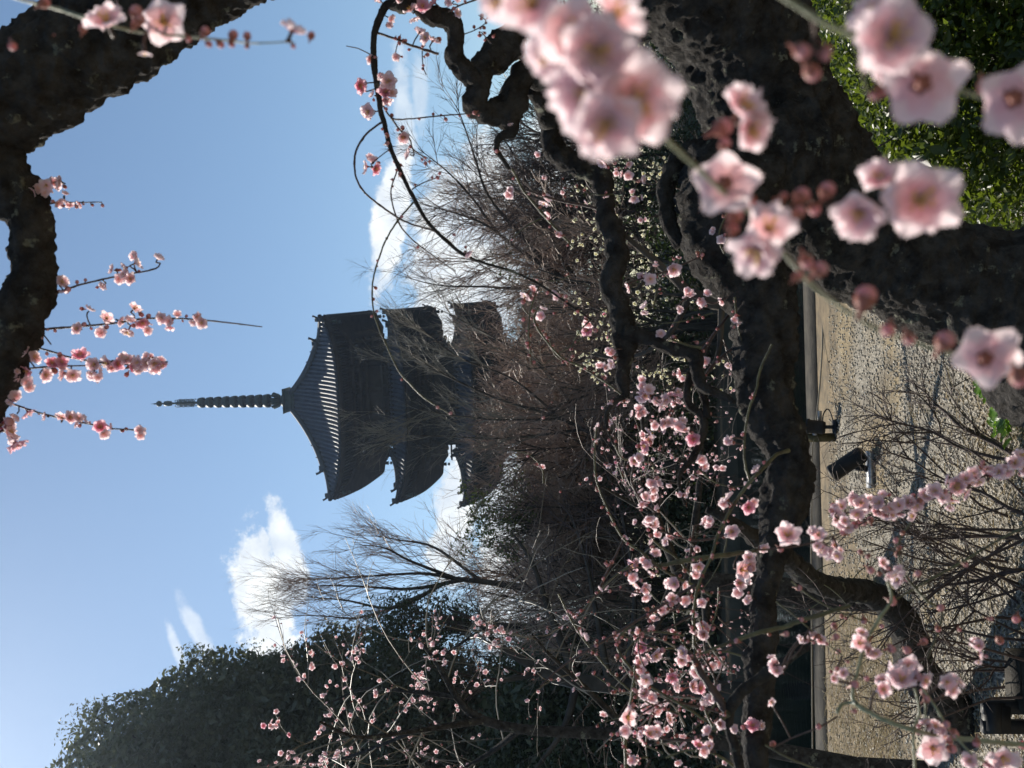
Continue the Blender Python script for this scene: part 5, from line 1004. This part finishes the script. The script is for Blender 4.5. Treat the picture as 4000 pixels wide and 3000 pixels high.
def rope_stake():
    g = G(3262, 1708); d = float((g-CAM)@FWD); t_ = P(3150, 1706, d); root = empty('stake', tuple(g), 0, 'short mossy wooden stake holding the guide rope at the kerb', 'stake')
    mb = MB(); h = t_[2]; mb.box(g+[0, 0, h/2], (.036, .03, h/2)); mb.box(g+[0, 0, h+.006], (.03, .025, .006)); mb.build('post', [M['olive_wood']], root)
    mb = MB(); top = P(3182, 1694, d); mb.lathe([(0, -.02), (.014, -.018), (.017, 0), (.014, .018), (0, .02)], top, 12); mb.build('rope_eye', [M['steel']], root, True)
    mb = MB(); far = P(3212, 1100, d+.7); farr = P(3230, 700, d+1.2); pts = [top]+[top+(far-top)*f-np.array([0, 0, .03*math.sin(math.pi*f)]) for f in np.linspace(.1, 1, 9)]+[farr]
    mb.tube(pts, .007, 8); left = P(3172, 1752, d); mb.tube([top, left, P(3168, 2150, d), P(3175, 3050, d)], .006, 8)
    tag(mb.build('guide_rope', [M['rope']], None, True), 'thin pale guide rope strung along the pond kerb', 'rope')
    root = empty('spotlight', tuple(G(3268, 1668)), 0, 'small black spotlight with a looped cable beside the wooden stake', 'spotlight')
    mb = MB(); c = P(3190, 1668, d-.05); mb.lathe([(0, -.07), (.05, -.07), (.058, -.05), (.058, .06), (.066, .065), (.066, .085), (.05, .08), (0, .07)], c, 18, aim([.1, .3, .9])); mb.build('lamp_head', [M['black']], root, True)
    mb = MB(); gb = G(3268, 1668); mb.tube([c+[0, 0, -.05], (c+gb)/2, gb], .016, 8); mb.lathe([(0, .03), (.06, .03), (.07, 0), (0, 0)], gb, 14); mb.build('stand', [M['black']], root, True)
    mb = MB(); mb.tube(smooth_path([c+[.03, 0, -.05], P(3216, 1620, d), P(3230, 1598, d), P(3243, 1610, d), P(3252, 1650, d)*[1, 1, 0]+[0, 0, .01]], 24), .006, 6); mb.build('cable', [M['pot']], root, True)
    mb = MB(); p = P(3202, 1625, d+.02); mb.box(p, (.045, .002, .018), np.stack([unit(CY), unit(FWD), unit(-CX)], 1)); tag(mb.build('white_tag', [M['steel']], None), 'small pale marker tag hanging under the guide rope by the spotlight', 'tag')
rope_stake()
def near_lamp():
    g = G(4060, 2800); d = float((g-CAM)@FWD)-.1; root = empty('floodlight', tuple(g), 0, 'black floodlight on a forked bracket at the very bottom left', 'floodlight')
    w_ = 62*d/F; mb = MB(); c = P(3900, 2800, d); ax = np.stack([unit(CY), unit(FWD), unit(-CX)], 1)
    mb.tube([P(3876, 2738, d), P(3876, 2743, d), P(3876, 2855, d), P(3876, 2860, d)], [.02, 38*d/F, 38*d/F, .02], 14); mb.box(P(3890, 2800, d+.02), (52*d/F, .05, 36*d/F), ax)
    mb.build('housing', [M['black']], root, True)
    mb = MB()
    for y in (2762, 2838): mb.box(P(3960, y, d), (24*d/F, .018, .13), ax)
    mb.box(P(3890, 2800, d), (60*d/F, .02, .03), ax); mb.box(g+[0, 0, .01], (.12, .1, .01)); mb.build('bracket', [M['black']], root)
    root = empty('stone_block', tuple(G(4060, 2660)), 0, 'pale cut stone block at the bottom edge beside the forked floodlight', 'stone')
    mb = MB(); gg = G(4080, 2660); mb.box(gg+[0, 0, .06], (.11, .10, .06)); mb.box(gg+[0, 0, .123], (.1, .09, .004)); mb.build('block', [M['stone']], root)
near_lamp()

# ------------------------------------------------------------------ the air
def haze():
    m = bpy.data.materials.new('haze'); m.use_nodes = True; t = m.node_tree; t.nodes.clear()
    o = t.nodes.new('ShaderNodeOutputMaterial'); v = t.nodes.new('ShaderNodeVolumePrincipled'); t.links.new(v.outputs[0], o.inputs['Volume'])
    v.inputs['Color'].default_value = (.62, .78, 1, 1); v.inputs['Density'].default_value = .00042; v.inputs['Anisotropy'].default_value = .87
    mb = MB(); mb.box((0, 0, 28), (330, 330, 30)); tag(mb.build('haze', [m]), kind='stuff', label='thin bright haze in the air between the trees and the pagoda')
haze()
